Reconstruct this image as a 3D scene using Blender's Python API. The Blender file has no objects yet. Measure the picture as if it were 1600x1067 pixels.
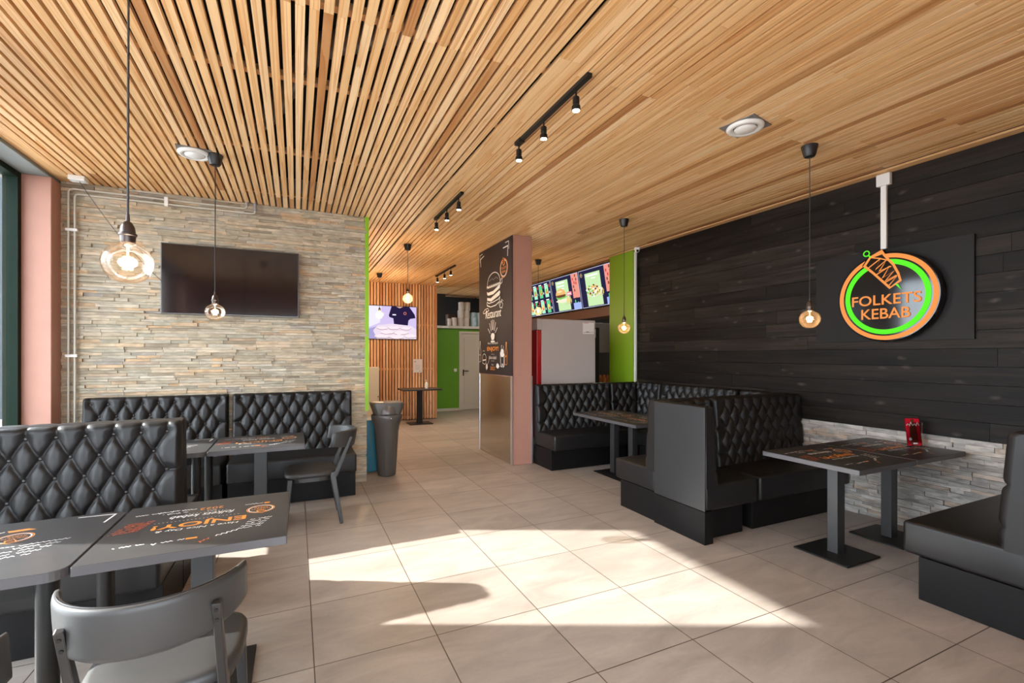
import bpy, bmesh, math, random
import numpy as np
from mathutils import Vector, Matrix
random.seed(7); rng = np.random.RandomState(5)
PI = math.pi
C = bpy.context.scene.collection
sc = bpy.context.scene

# ---------------------------------------------------------------- materials
MATS = {}
def mat(name, col, rough=.5, metal=0., spec=.5, emit=None, estr=0., bump=None, coat=0., var=None, alpha=None):
    """plain procedural principled; bump=(scale,strength,dist); var=(scale, amount) noise mottling"""
    if name in MATS: return MATS[name]
    m = bpy.data.materials.new(name); m.use_nodes = True
    nt = m.node_tree; b = nt.nodes['Principled BSDF']
    b.inputs['Base Color'].default_value = (*col, 1)
    b.inputs['Roughness'].default_value = rough
    b.inputs['Metallic'].default_value = metal
    b.inputs['Specular IOR Level'].default_value = spec
    b.inputs['Coat Weight'].default_value = coat
    if emit:
        b.inputs['Emission Color'].default_value = (*emit, 1); b.inputs['Emission Strength'].default_value = estr
    if bump or var:
        tc = nt.nodes.new('ShaderNodeTexCoord')
    if bump:
        n = nt.nodes.new('ShaderNodeTexNoise'); n.inputs['Scale'].default_value = bump[0]; n.inputs['Detail'].default_value = 4
        nt.links.new(tc.outputs['Object'], n.inputs['Vector'])
        bp = nt.nodes.new('ShaderNodeBump'); bp.inputs['Strength'].default_value = bump[1]; bp.inputs['Distance'].default_value = bump[2]
        nt.links.new(n.outputs['Fac'], bp.inputs['Height']); nt.links.new(bp.outputs['Normal'], b.inputs['Normal'])
    if var:
        n = nt.nodes.new('ShaderNodeTexNoise'); n.inputs['Scale'].default_value = var[0]; n.inputs['Detail'].default_value = 5
        nt.links.new(tc.outputs['Object'], n.inputs['Vector'])
        r = nt.nodes.new('ShaderNodeValToRGB'); a = var[1]
        r.color_ramp.elements[0].position = .3; r.color_ramp.elements[1].position = .7
        r.color_ramp.elements[0].color = (*[c*(1-a) for c in col], 1)
        r.color_ramp.elements[1].color = (*[min(1, c*(1+a)) for c in col], 1)
        nt.links.new(n.outputs['Fac'], r.inputs['Fac']); nt.links.new(r.outputs['Color'], b.inputs['Base Color'])
    MATS[name] = m
    return m

def emat(name, col, s=1.):
    if name in MATS: return MATS[name]
    m = bpy.data.materials.new(name); m.use_nodes = True
    nt = m.node_tree; nt.nodes.clear()
    e = nt.nodes.new('ShaderNodeEmission'); o = nt.nodes.new('ShaderNodeOutputMaterial')
    e.inputs['Color'].default_value = (*col, 1); e.inputs['Strength'].default_value = s
    nt.links.new(e.outputs[0], o.inputs[0]); MATS[name] = m
    return m

def glass(name, tint=(1, 1, 1), refl=.6, haze=0):
    if name in MATS: return MATS[name]
    m = bpy.data.materials.new(name); m.use_nodes = True
    nt = m.node_tree; nt.nodes.clear()
    o = nt.nodes.new('ShaderNodeOutputMaterial'); t = nt.nodes.new('ShaderNodeBsdfTransparent')
    g = nt.nodes.new('ShaderNodeBsdfGlossy'); mx = nt.nodes.new('ShaderNodeMixShader'); f = nt.nodes.new('ShaderNodeLayerWeight')
    f.inputs['Blend'].default_value = .35
    mm = nt.nodes.new('ShaderNodeMath'); mm.operation = 'MULTIPLY'; mm.inputs[1].default_value = refl
    t.inputs[0].default_value = (*tint, 1); g.inputs['Roughness'].default_value = .02
    nt.links.new(f.outputs['Fresnel'], mm.inputs[0]); nt.links.new(mm.outputs[0], mx.inputs[0])
    nt.links.new(t.outputs[0], mx.inputs[1]); nt.links.new(g.outputs[0], mx.inputs[2]); fin = mx
    if haze:
        tl = nt.nodes.new('ShaderNodeBsdfTranslucent'); tl.inputs[0].default_value = (1., .62, .30, 1); m2 = nt.nodes.new('ShaderNodeMixShader'); m2.inputs[0].default_value = haze
        nt.links.new(mx.outputs[0], m2.inputs[1]); nt.links.new(tl.outputs[0], m2.inputs[2]); fin = m2
    nt.links.new(fin.outputs[0], o.inputs[0])
    MATS[name] = m
    return m

def island_mat(name, stops, rough, axis, grain=(1.2, 30, 30), gstr=.35, bump=.15, spec=.4, knots=None, rings=0):
    """every board / stone of a mesh gets its own tone (random per island) plus stretched grain"""
    m = bpy.data.materials.new(name); m.use_nodes = True
    nt = m.node_tree; L = nt.links; b = nt.nodes['Principled BSDF']; N = nt.nodes.new
    g = N('ShaderNodeNewGeometry'); r = N('ShaderNodeValToRGB')
    r.color_ramp.elements[0].position = stops[0][0]; r.color_ramp.elements[0].color = (*stops[0][1], 1)
    r.color_ramp.elements[1].position = stops[-1][0]; r.color_ramp.elements[1].color = (*stops[-1][1], 1)
    for p, c in stops[1:-1]:
        e = r.color_ramp.elements.new(p); e.color = (*c, 1)
    L.new(g.outputs['Random Per Island'], r.inputs['Fac'])
    tc = N('ShaderNodeTexCoord'); mp = N('ShaderNodeMapping'); mp.inputs['Scale'].default_value = grain
    L.new(tc.outputs['Object'], mp.inputs['Vector'])
    # shift the grain per island
    add = N('ShaderNodeVectorMath'); add.operation = 'ADD'
    mul = N('ShaderNodeMath'); mul.operation = 'MULTIPLY'; mul.inputs[1].default_value = 57.
    L.new(g.outputs['Random Per Island'], mul.inputs[0]); L.new(mp.outputs[0], add.inputs[0]); L.new(mul.outputs[0], add.inputs[1])
    n = N('ShaderNodeTexNoise'); n.inputs['Scale'].default_value = 1.; n.inputs['Detail'].default_value = 5; n.inputs['Distortion'].default_value = .6
    L.new(add.outputs[0], n.inputs['Vector'])
    mr = N('ShaderNodeMapRange'); mr.inputs[1].default_value = .3; mr.inputs[2].default_value = .7
    mr.inputs[3].default_value = 1 - gstr; mr.inputs[4].default_value = 1 + gstr*.55
    L.new(n.outputs['Fac'], mr.inputs[0])
    mx = N('ShaderNodeVectorMath'); mx.operation = 'SCALE'
    L.new(r.outputs['Color'], mx.inputs[0]); L.new(mr.outputs[0], mx.inputs['Scale'])
    out = mx.outputs[0]
    if rings:      # growth-ring lines: contour lines of the stretched noise
        a = N('ShaderNodeMath'); a.operation = 'MULTIPLY'; a.inputs[1].default_value = rings
        n3 = N('ShaderNodeTexNoise'); n3.inputs['Scale'].default_value = .55; n3.inputs['Detail'].default_value = 2; n3.inputs['Distortion'].default_value = .5
        L.new(add.outputs[0], n3.inputs['Vector']); L.new(n3.outputs['Fac'], a.inputs[0])
        fr = N('ShaderNodeMath'); fr.operation = 'FRACT'; L.new(a.outputs[0], fr.inputs[0])
        rp = N('ShaderNodeMapRange'); rp.inputs[1].default_value = .55; rp.inputs[2].default_value = 1.; rp.inputs[3].default_value = 0.; rp.inputs[4].default_value = 1.
        L.new(fr.outputs[0], rp.inputs[0])
        dk = N('ShaderNodeMix'); dk.data_type = 'RGBA'; dk.blend_type = 'MULTIPLY'; dk.inputs['B'].default_value = (.80, .62, .46, 1)
        L.new(rp.outputs[0], dk.inputs['Factor']); L.new(out, dk.inputs['A']); out = dk.outputs['Result']
    if knots:
        v = N('ShaderNodeTexVoronoi'); v.inputs['Scale'].default_value = 1.
        mp2 = N('ShaderNodeMapping'); mp2.inputs['Scale'].default_value = knots[0]
        nz = N('ShaderNodeTexNoise'); nz.inputs['Scale'].default_value = 7; nz.inputs['Detail'].default_value = 4; L.new(tc.outputs['Object'], nz.inputs['Vector'])
        av = N('ShaderNodeVectorMath'); av.operation = 'MULTIPLY_ADD'; av.inputs[1].default_value = (.10, .10, .05); L.new(nz.outputs['Color'], av.inputs[0]); L.new(tc.outputs['Object'], av.inputs[2])
        L.new(av.outputs[0], mp2.inputs['Vector']); L.new(mp2.outputs[0], v.inputs['Vector'])
        k = N('ShaderNodeMapRange'); k.inputs[1].default_value = 0; k.inputs[2].default_value = knots[1]; k.inputs[3].default_value = 1; k.inputs[4].default_value = 0
        L.new(v.outputs['Distance'], k.inputs[0])
        km = N('ShaderNodeMix'); km.data_type = 'RGBA'; km.inputs['B'].default_value = (*knots[2], 1)
        L.new(k.outputs[0], km.inputs['Factor']); L.new(out, km.inputs['A']); out = km.outputs['Result']
    L.new(out, b.inputs['Base Color'])
    b.inputs['Roughness'].default_value = rough; b.inputs['Specular IOR Level'].default_value = spec
    if bump:
        bp = N('ShaderNodeBump'); bp.inputs['Strength'].default_value = bump; bp.inputs['Distance'].default_value = .004
        L.new(n.outputs['Fac'], bp.inputs['Height']); L.new(bp.outputs['Normal'], b.inputs['Normal'])
    MATS[name] = m
    return m

LEATHER = mat('black_leather', (.011, .0102, .0105), .43, spec=.36, bump=(260, .12, .0015))
PLINTH = mat('black_stained_board', (.0065, .006, .0063), .5, spec=.18, bump=(60, .08, .001))
BUTTON = mat('button_leather', (.012, .011, .012), .35)
CHLEATHER = mat('chair_leather', (.034, .033, .0325), .48, spec=.45, bump=(260, .1, .001))
BLACKM = mat('black_metal', (.008, .008, .008), .45, metal=.0, spec=.32, bump=(500, .1, .0006))
COLUMN = mat('hammered_black_steel', (.030, .030, .031), .42, spec=.5, bump=(420, .35, .0012))
PLAST = mat('black_plastic', (.014, .014, .015), .4)
LAM = mat('laminate_tabletop', (.024, .0235, .025), .52, spec=.42, coat=.22, bump=(900, .03, .0003))
LAMEDGE = mat('laminate_edge', (.085, .080, .085), .38)
CHALK = mat('chalk_white', (.82, .82, .80), .4)
ORANGE = mat('print_orange', (.80, .27, .03), .4)
REDDISH = mat('print_red_orange', (.55, .10, .03), .4)
WHITE = mat('white_plastic', (.80, .80, .78), .4)
PINK = mat('salmon_paint', (.44, .225, .17), .6, bump=(90, .15, .001), var=(6, .03))
GREEN = mat('lime_paint', (.25, .52, .012), .5)
GREEND = mat('green_painted_wall', (.11, .30, .006), .6)
CONC = mat('grey_concrete', (.22, .24, .235), .8, bump=(15, .3, .004), var=(3, .15))
DARK = mat('dark_void_paint', (.022, .021, .020), .9)
HALLW = mat('hall_white', (.62, .58, .52), .6)
DOORW = mat('door_cream', (.60, .55, .46), .45)
STEEL = mat('brushed_steel', (.50, .49, .48), .15, metal=1., bump=(140, .08, .0008))
ALU = mat('aluminium_trim', (.62, .62, .64), .3, metal=.8)
WINF = mat('window_frame_green', (.005, .014, .008), .55, spec=.12)
PIPE = mat('painted_pipe', (.55, .53, .46), .4)
BULBG = glass('bulb_glass', (1., .96, .90), .55, .006); BULBA = glass('amber_bulb_glass', (1., .86, .66), .45, .028)
PANE = glass('window_glass', (.97, .99, 1.), .5)
FIL = emat('glowing_filament', (1., .50, .18), 38)
SPOTL = emat('lamp_led', (1., .80, .55), 22)
SOCKET = mat('socket_bronze', (.06, .045, .04), .35, metal=.6)

WOOD_STOPS = [(0, (.50, .24, .09)), (.08, (.78, .47, .21)), (.35, (.90, .60, .31)), (.6, (.82, .51, .24)), (.8, (.93, .66, .38)), (.95, (.78, .46, .20)), (1, (.48, .22, .08))]
CEILW = island_mat('larch_slats', WOOD_STOPS, .5, 'Y', grain=(26, .55, 26), gstr=.10, bump=.06, rings=8)
BATTEN = mat('larch_batten', (.62, .36, .17), .6)
SLATW = island_mat('larch_wall_slats', [(0, (.48, .22, .10)), (.3, (.80, .47, .26)), (.7, (.86, .54, .32)), (1, (.55, .28, .13))], .5, 'Z', grain=(26, 26, 1.5), gstr=.12, bump=.1, rings=7)
PLANKS = island_mat('black_stained_planks', [(0, (.0085, .0064, .0054)), (.5, (.0145, .0110, .0090)), (1, (.027, .0210, .0170))], .55, 'Y', grain=(20, 1.2, 22), gstr=.8, bump=.5, spec=.18, rings=6, knots=((2, 3.4, 8.2), .17, (.080, .068, .060)))
STONE_STOPS = [(0, (.27, .23, .17)), (.12, (.43, .37, .27)), (.3, (.36, .34, .27)), (.45, (.50, .41, .29)), (.6, (.40, .37, .30)), (.75, (.52, .46, .36)), (.9, (.50, .35, .21)), (.96, (.31, .29, .26)), (1, (.54, .50, .41))]
STONE_STOPS = [(p, (c[0]*1.05, c[1]*1.02, c[2]*1.0)) for p, c in STONE_STOPS]
STONEL = island_mat('stacked_slate', STONE_STOPS, .75, 'X', grain=(10, 26, 34), gstr=.32, bump=.9, spec=.3)
STONER = island_mat('stacked_slate_grey', [(0, (.30, .28, .26)), (.3, (.42, .40, .37)), (.55, (.52, .49, .45)), (.75, (.46, .35, .26)), (.85, (.34, .32, .30)), (1, (.60, .57, .53))], .6, 'Y', grain=(30, 9, 40), gstr=.45, bump=.8, spec=.45)

def floor_mat():
    m = bpy.data.materials.new('floor_tiles'); m.use_nodes = True
    nt = m.node_tree; L = nt.links; N = nt.nodes.new; b = nt.nodes['Principled BSDF']
    tc = N('ShaderNodeTexCoord'); mp = N('ShaderNodeMapping'); T = .6054
    mp.inputs['Location'].default_value = (-(.0776 - 20*T), -(3.6335 - 20*T), 0)
    L.new(tc.outputs['Object'], mp.inputs['Vector'])
    br = N('ShaderNodeTexBrick'); br.offset = 0; br.squash = 1
    br.inputs['Scale'].default_value = 1; br.inputs['Brick Width'].default_value = T; br.inputs['Row Height'].default_value = T
    br.inputs['Mortar Size'].default_value = .0030; br.inputs['Mortar Smooth'].default_value = .2; br.inputs['Bias'].default_value = 0
    br.inputs['Color1'].default_value = (.335, .285, .245, 1); br.inputs['Color2'].default_value = (.40, .345, .30, 1)
    br.inputs['Mortar'].default_value = (.07, .05, .035, 1)
    L.new(mp.outputs[0], br.inputs['Vector'])
    mp2 = N('ShaderNodeMapping'); mp2.inputs['Scale'].default_value = (1.1, 3.2, 1); L.new(tc.outputs['Object'], mp2.inputs['Vector'])
    n = N('ShaderNodeTexNoise'); n.inputs['Scale'].default_value = 1.6; n.inputs['Detail'].default_value = 9; n.inputs['Roughness'].default_value = .62; n.inputs['Distortion'].default_value = .8
    L.new(mp2.outputs[0], n.inputs['Vector'])
    mr = N('ShaderNodeMapRange'); mr.inputs[1].default_value = .3; mr.inputs[2].default_value = .72; mr.inputs[3].default_value = .76; mr.inputs[4].default_value = 1.16
    L.new(n.outputs['Fac'], mr.inputs[0])
    n2 = N('ShaderNodeTexNoise'); n2.inputs['Scale'].default_value = 60; n2.inputs['Detail'].default_value = 3; L.new(tc.outputs['Object'], n2.inputs['Vector'])
    mr2 = N('ShaderNodeMapRange'); mr2.inputs[3].default_value = .94; mr2.inputs[4].default_value = 1.06; L.new(n2.outputs['Fac'], mr2.inputs[0])
    mm = N('ShaderNodeMath'); mm.operation = 'MULTIPLY'; L.new(mr.outputs[0], mm.inputs[0]); L.new(mr2.outputs[0], mm.inputs[1])
    s = N('ShaderNodeVectorMath'); s.operation = 'SCALE'; L.new(br.outputs['Color'], s.inputs[0]); L.new(mm.outputs[0], s.inputs['Scale'])
    L.new(s.outputs[0], b.inputs['Base Color'])
    b.inputs['Roughness'].default_value = .42; b.inputs['Specular IOR Level'].default_value = .5
    rr = N('ShaderNodeMapRange'); rr.inputs[3].default_value = .34; rr.inputs[4].default_value = .52; L.new(n.outputs['Fac'], rr.inputs[0]); L.new(rr.outputs[0], b.inputs['Roughness'])
    bp = N('ShaderNodeBump'); bp.inputs['Strength'].default_value = .4; bp.inputs['Distance'].default_value = .002; bp.invert = True
    L.new(br.outputs['Fac'], bp.inputs['Height']); L.new(bp.outputs['Normal'], b.inputs['Normal'])
    return m

# ---------------------------------------------------------------- mesh helpers
class MB:
    def __init__(s): s.v = []; s.f = []; s.m = []; s.cur = 0
    def add(s, vs, fs):
        o = len(s.v); s.v += [tuple(map(float, p)) for p in vs]; s.f += [tuple(i + o for i in f) for f in fs]; s.m += [s.cur]*len(fs); return s
    def box(s, x0, x1, y0, y1, z0, z1):
        return s.add([(x0, y0, z0), (x1, y0, z0), (x1, y1, z0), (x0, y1, z0), (x0, y0, z1), (x1, y0, z1), (x1, y1, z1), (x0, y1, z1)],
                     [(0, 3, 2, 1), (4, 5, 6, 7), (0, 1, 5, 4), (1, 2, 6, 5), (2, 3, 7, 6), (3, 0, 4, 7)])
    def bar(s, p, q, w, d, up=(0, 0, 1), w2=None, d2=None):
        """tapered rectangular bar from p to q"""
        p, q = Vector(p), Vector(q); a = (q - p).normalized(); u = Vector(up)
        if abs(a.dot(u)) > .95: u = Vector((0, 1, 0))
        x = a.cross(u).normalized(); y = a.cross(x).normalized(); w2 = w if w2 is None else w2; d2 = d if d2 is None else d2
        vs = [p + x*sx*w/2 + y*sy*d/2 for sx, sy in ((-1, -1), (1, -1), (1, 1), (-1, 1))] + [q + x*sx*w2/2 + y*sy*d2/2 for sx, sy in ((-1, -1), (1, -1), (1, 1), (-1, 1))]
        return s.add(vs, [(0, 1, 2, 3), (7, 6, 5, 4), (0, 4, 5, 1), (1, 5, 6, 2), (2, 6, 7, 3), (3, 7, 4, 0)])
    def lathe(s, prof, c=(0, 0, 0), n=24, cap=True):
        """prof: (r,z) bottom->top"""
        vs = []; k = len(prof)
        for i in range(n):
            a = 2*PI*i/n
            vs += [(c[0] + r*math.cos(a), c[1] + r*math.sin(a), c[2] + z) for r, z in prof]
        fs = [(i*k + j, ((i+1) % n)*k + j, ((i+1) % n)*k + j + 1, i*k + j + 1) for i in range(n) for j in range(k-1)]
        if cap:
            fs.append(tuple(i*k for i in range(n))[::-1]); fs.append(tuple(i*k + k - 1 for i in range(n)))
        return s.add(vs, fs)
    def tube(s, pts, r, n=8):
        pts = [Vector(p) for p in pts]; vs = []; prev = None
        for i, p in enumerate(pts):
            t = (pts[min(i+1, len(pts)-1)] - pts[max(i-1, 0)]).normalized()
            if prev is None:
                u = Vector((0, 0, 1)) if abs(t.z) < .9 else Vector((1, 0, 0))
                x = t.cross(u).normalized()
            else:
                x = (prev - t*prev.dot(t)).normalized()
            prev = x; y = t.cross(x)
            rr = r[i] if isinstance(r, (list, tuple)) else r
            vs += [p + x*rr*math.cos(2*PI*j/n) + y*rr*math.sin(2*PI*j/n) for j in range(n)]
        fs = [(i*n + j, i*n + (j+1) % n, (i+1)*n + (j+1) % n, (i+1)*n + j) for i in range(len(pts)-1) for j in range(n)]
        fs += [tuple(range(n))[::-1], tuple((len(pts)-1)*n + j for j in range(n))]
        return s.add(vs, fs)
    def prism(s, poly, z0, z1):
        n = len(poly)
        return s.add([(x, y, z0) for x, y in poly] + [(x, y, z1) for x, y in poly],
                     [tuple(range(n))[::-1], tuple(range(n, 2*n))] + [(i, (i+1) % n, n + (i+1) % n, n + i) for i in range(n)])
    def xf(s, M, start=0):
        for i in range(start, len(s.v)): s.v[i] = tuple(M @ Vector(s.v[i]))
        return s
    def mesh(s, name, mats, bevel=0, seg=2, smooth=False, fixn=True):
        me = bpy.data.meshes.new(name); me.from_pydata(s.v, [], s.f)
        for m in (mats if isinstance(mats, (list, tuple)) else [mats]): me.materials.append(m)
        me.polygons.foreach_set('material_index', s.m)
        if bevel or fixn:
            bm = bmesh.new(); bm.from_mesh(me)
            bmesh.ops.recalc_face_normals(bm, faces=bm.faces[:])
            if bevel: bmesh.ops.bevel(bm, geom=bm.edges[:], offset=bevel, segments=seg, profile=.5, affect='EDGES', clamp_overlap=True)
            bm.to_mesh(me); bm.free()
        if smooth:
            me.polygons.foreach_set('use_smooth', [True]*len(me.polygons))
            if smooth != 'all':
                try: me.set_sharp_from_angle(angle=math.radians(38))
                except Exception: pass
        me.update(); return me

def put(name, me, parent=None, loc=None, rot=None):
    o = bpy.data.objects.new(name, me); C.objects.link(o)
    if parent: o.parent = parent
    if loc: o.location = loc
    if rot: o.rotation_euler = rot
    return o
def obj(name, mb, m, parent=None, loc=None, rot=None, **k): return put(name, mb.mesh(name, m, **k), parent, loc, rot)
def tag(o, label, cat, group=None):
    o['label'] = label; o['category'] = cat
    if group: o['group'] = group
    return o
def thing(name, label, cat, loc=(0, 0, 0), rz=0, group=None):
    o = bpy.data.objects.new(name, None); C.objects.link(o); o.location = loc; o.rotation_euler = (0, 0, rz); o.empty_display_size = .1
    return tag(o, label, cat, group)
def struct(name, mb, m, **k):
    o = obj(name, mb, m, **k); o['kind'] = 'structure'; return o
def copy_tree(o, parent=None):
    c = o.copy(); C.objects.link(c)
    if parent: c.parent = parent
    for ch in list(o.children): copy_tree(ch, c)
    return c
def dup(o, label, loc=None, rz=None):
    c = copy_tree(o); c['label'] = label
    if loc: c.location = loc
    if rz is not None: c.rotation_euler = (0, 0, rz)
    return c
def rrect(x0, x1, y0, y1, r, n=6, corners=(1, 1, 1, 1)):
    pts = []
    for (cx, cy, a0, on) in ((x1-r, y0+r, -PI/2, corners[0]), (x1-r, y1-r, 0, corners[1]), (x0+r, y1-r, PI/2, corners[2]), (x0+r, y0+r, PI, corners[3])):
        if on: pts += [(cx + r*math.cos(a0 + PI/2*i/n), cy + r*math.sin(a0 + PI/2*i/n)) for i in range(n+1)]
        else: pts.append((cx + r*math.copysign(1, math.cos(a0 + PI/4)), cy + r*math.copysign(1, math.sin(a0 + PI/4))))
    return pts
def light(name, kind, loc, energy, col=(1, 1, 1), parent=None, size=None, rot=None, spot=None):
    l = bpy.data.lights.new(name, kind); l.energy = energy; l.color = col
    if kind == 'SUN': l.angle = size
    elif size: l.shadow_soft_size = size
    if spot: l.spot_size = spot; l.spot_blend = .6
    o = bpy.data.objects.new(name, l); C.objects.link(o); o.location = loc
    if rot: o.rotation_euler = rot
    if parent: o.parent = parent
    return o

# flat printed art: shapes drawn in a (x right, y up) frame on a surface
class Art:
    def __init__(s, o, ax, ay, off=.0012):
        s.o = Vector(o); s.ax = Vector(ax).normalized(); s.ay = Vector(ay).normalized(); s.n = s.ax.cross(s.ay).normalized()
        s.mb = MB(); s.mats = []; s.k = off; s.step = .00025
    def _m(s, m):
        if m not in s.mats: s.mats.append(m)
        s.mb.cur = s.mats.index(m)
    def _put(s, pts, fs, m):
        s._m(m); s.mb.add([s.o + s.ax*x + s.ay*y + s.n*s.k for x, y in pts], fs)
    def up(s): s.k += s.step
    def poly(s, pts, m): s._put(pts, [tuple(range(len(pts)))], m); s.up()
    def rect(s, x0, y0, x1, y1, m): s.poly([(x0, y0), (x1, y0), (x1, y1), (x0, y1)], m)
    def line(s, pts, w, m, closed=False):
        pts = [Vector((p[0], p[1])) for p in pts]; n = len(pts); L = []; 
        for i, p in enumerate(pts):
            if closed: t = pts[(i+1) % n] - pts[(i-1) % n]
            else: t = pts[min(i+1, n-1)] - pts[max(i-1, 0)]
            t = t.normalized() if t.length else Vector((1, 0)); q = Vector((-t.y, t.x))
            if 0 < i < n-1 or closed:
                a = (pts[i] - pts[i-1]); b = (pts[(i+1) % n] - pts[i])
                if a.length and b.length:
                    c = max(.45, q.dot(Vector((-a.normalized().y, a.normalized().x)))); q = q/c
            L += [p + q*w/2, p - q*w/2]
        r = range(n if closed else n-1)
        s._put(L, [(2*i, 2*i+1, (2*i+3) % (2*n), (2*i+2) % (2*n)) for i in r], m); s.up()
    def ring(s, cx, cy, r0, r1, m, a0=0, a1=2*PI, n=48, sx=1.):
        pts = []
        for i in range(n+1):
            a = a0 + (a1-a0)*i/n; pts += [(cx + sx*r0*math.cos(a), cy + r0*math.sin(a)), (cx + sx*r1*math.cos(a), cy + r1*math.sin(a))]
        s._put(pts, [(2*i, 2*i+1, 2*i+3, 2*i+2) for i in range(n)], m); s.up()
    def disc(s, cx, cy, r, m, sx=1., n=28): s.poly([(cx + sx*r*math.cos(2*PI*i/n), cy + r*math.sin(2*PI*i/n)) for i in range(n)], m)
    def blob(s, cx, cy, rx, ry, m, seed=0, n=22):
        R = random.Random(seed); ph = [R.random()*6 for _ in range(3)]
        s.poly([(cx + rx*(1+.1*math.sin(3*a+ph[0])+.07*math.sin(5*a+ph[1]))*math.cos(a), cy + ry*(1+.1*math.sin(4*a+ph[2])+.07*math.sin(7*a+ph[0]))*math.sin(a)) for a in [2*PI*i/n for i in range(n)]], m)
    def text(s, t, x, y, w, h, m, rot=0, shear=0., bold=0.):
        """t fitted in the box w x h whose lower-left corner is x,y"""
        vs, fs = text_geo(t, shear, bold)
        xs = [v[0] for v in vs]; ys = [v[1] for v in vs]; x0, x1, y0, y1 = min(xs), max(xs), min(ys), max(ys)
        c, sn = math.cos(rot), math.sin(rot); P = []
        for a, b in vs:
            a = (a-x0)/(x1-x0)*w; b = (b-y0)/(y1-y0)*h; P.append((x + a*c - b*sn, y + a*sn + b*c))
        s._put(P, fs, m); s.up()
    def scrib(s, x, y, L, h, m, w=.003, seed=0, rot=0):
        """a line of illegible small handwriting"""
        R = random.Random(seed); pts = []; n = max(4, int(L/(h*.42))); c, sn = math.cos(rot), math.sin(rot)
        run = []
        for i in range(n+1):
            if R.random() < .12 and len(run) > 3:
                s.line(run, w, m); run = []; continue
            a = L*i/n; b = h*(.1 + .5*(i % 2) + .5*R.random()*(R.random() < .3)); run.append((x + a*c - b*sn, y + a*sn + b*c))
        if len(run) > 1: s.line(run, w, m)
    def dots(s, p, q, n, r, m):
        for i in range(n):
            t = (i+.5)/n; cx = p[0] + (q[0]-p[0])*t; cy = p[1] + (q[1]-p[1])*t
            s._put([(cx-r, cy-r*.5), (cx+r, cy-r*.5), (cx+r, cy+r*.5), (cx-r, cy+r*.5)], [(0, 1, 2, 3)], m)
        s.up()
    def build(s, name, parent=None): return put(name, s.mb.mesh(name, s.mats, fixn=False), parent)
_T = {}
def text_geo(t, shear=0., bold=0.):
    k = (t, shear, bold)
    if k in _T: return _T[k]
    cu = bpy.data.curves.new('txt', 'FONT'); cu.body = t; cu.shear = shear; cu.offset = bold; cu.resolution_u = 4
    o = bpy.data.objects.new('txt', cu); C.objects.link(o)
    dg = bpy.context.evaluated_depsgraph_get(); me = bpy.data.meshes.new_from_object(o.evaluated_get(dg))
    vs = [(v.co.x, v.co.y) for v in me.vertices]; fs = [tuple(p.vertices) for p in me.polygons]
    bpy.data.objects.remove(o); bpy.data.meshes.remove(me); bpy.data.curves.remove(cu)
    _T[k] = (vs, fs); return _T[k]

# ================================================================ ROOM SHELL
XR, YS, ZC = 4.83, 5.72, 3.13
struct('floor', MB().add([(-2.45, -1.6, 0), (8.2, -1.6, 0), (8.2, 13.2, 0), (-2.45, 13.2, 0), (-2.45, -1.6, -.1), (8.2, -1.6, -.1), (8.2, 13.2, -.1), (-2.45, 13.2, -.1)],
       [(0, 1, 2, 3), (7, 6, 5, 4), (0, 4, 5, 1), (1, 5, 6, 2), (2, 6, 7, 3), (3, 7, 4, 0)]), floor_mat())
struct('ground', MB().box(-40, 40, -40, 40, -.3, -.12), mat('pavement', (.42, .41, .40), .85, var=(2, .1)))
# slatted ceiling: one mesh, boards with random butt joints
mb = MB(); R = random.Random(3)
def slat_run(mb, x, w, cuts, y0=-1.5, y1=12.6, z=ZC, d=.028):
    ys = [y0] + [c for c in cuts if y0 < c < y1] + [y1]
    for a, b in zip(ys[:-1], ys[1:]): mb.box(x, x + w, a + .0006, b - .0006, z, z + d)
mb.box(-2.01, -1.885, -1.5, 5.86, ZC, ZC + .028)
x = -1.872; i = 0
while x < 1.29:
    slat_run(mb, x, .0435, [-.62, 2.38, 5.38 + (.0 if i % 2 else .0), 8.4], y1=12.6 if x > .62 else 5.86); x += .0622; i += 1
mb.box(1.315, 1.385, -1.5, 2.2, ZC, ZC + .028); mb.box(1.388, 1.458, -1.5, 2.2, ZC, ZC + .028)
mb.box(1.315, 1.385, 2.2, 12.6, ZC, ZC + .028); mb.box(1.388, 1.458, 2.202, 12.6, ZC, ZC + .028)
x = 1.468
while x < 4.66:
    o = R.choice([0, 0, 1.2, 2.1]); slat_run(mb, x, .0500, [1.05 + o*.5, 2.3 + o, 5.3 + o, 8.2 + o]); x += .0628
mb.box(4.725, 4.818, -1.5, 12.6, ZC, ZC + .028)
x = 4.86
while x < 8.1: slat_run(mb, x, .0515, [2.3, 5.3, 8.2], y0=5.8); x += .0628
struct('ceiling', mb, CEILW)
struct('trim_8', MB().box(1.46, 4.72, -1.5, 12.6, ZC + .014, ZC + .0275), mat('ceiling_backing', (.22, .10, .045), .8))
mb = MB()
for y in (-.62, .6, 1.55, 2.38, 3.10, 4.24, 5.38, 6.5, 7.5, 8.5, 9.5, 10.5, 11.5): mb.box(-2.0 if y < 5.8 else .7, 4.82, y - .024, y + .024, ZC + .0285, ZC + .066)
struct('trim_1', mb, BATTEN)
struct('trim_2', MB().box(-2.45, 8.2, -1.6, 13.2, ZC + .36, ZC + .40), DARK)          # slab over the ceiling void
struct('trim_3', MB().box(-2.42, -2.012, -1.6, 5.9, ZC - .03, ZC + .36), CONC)         # concrete soffit above the windows
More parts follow.
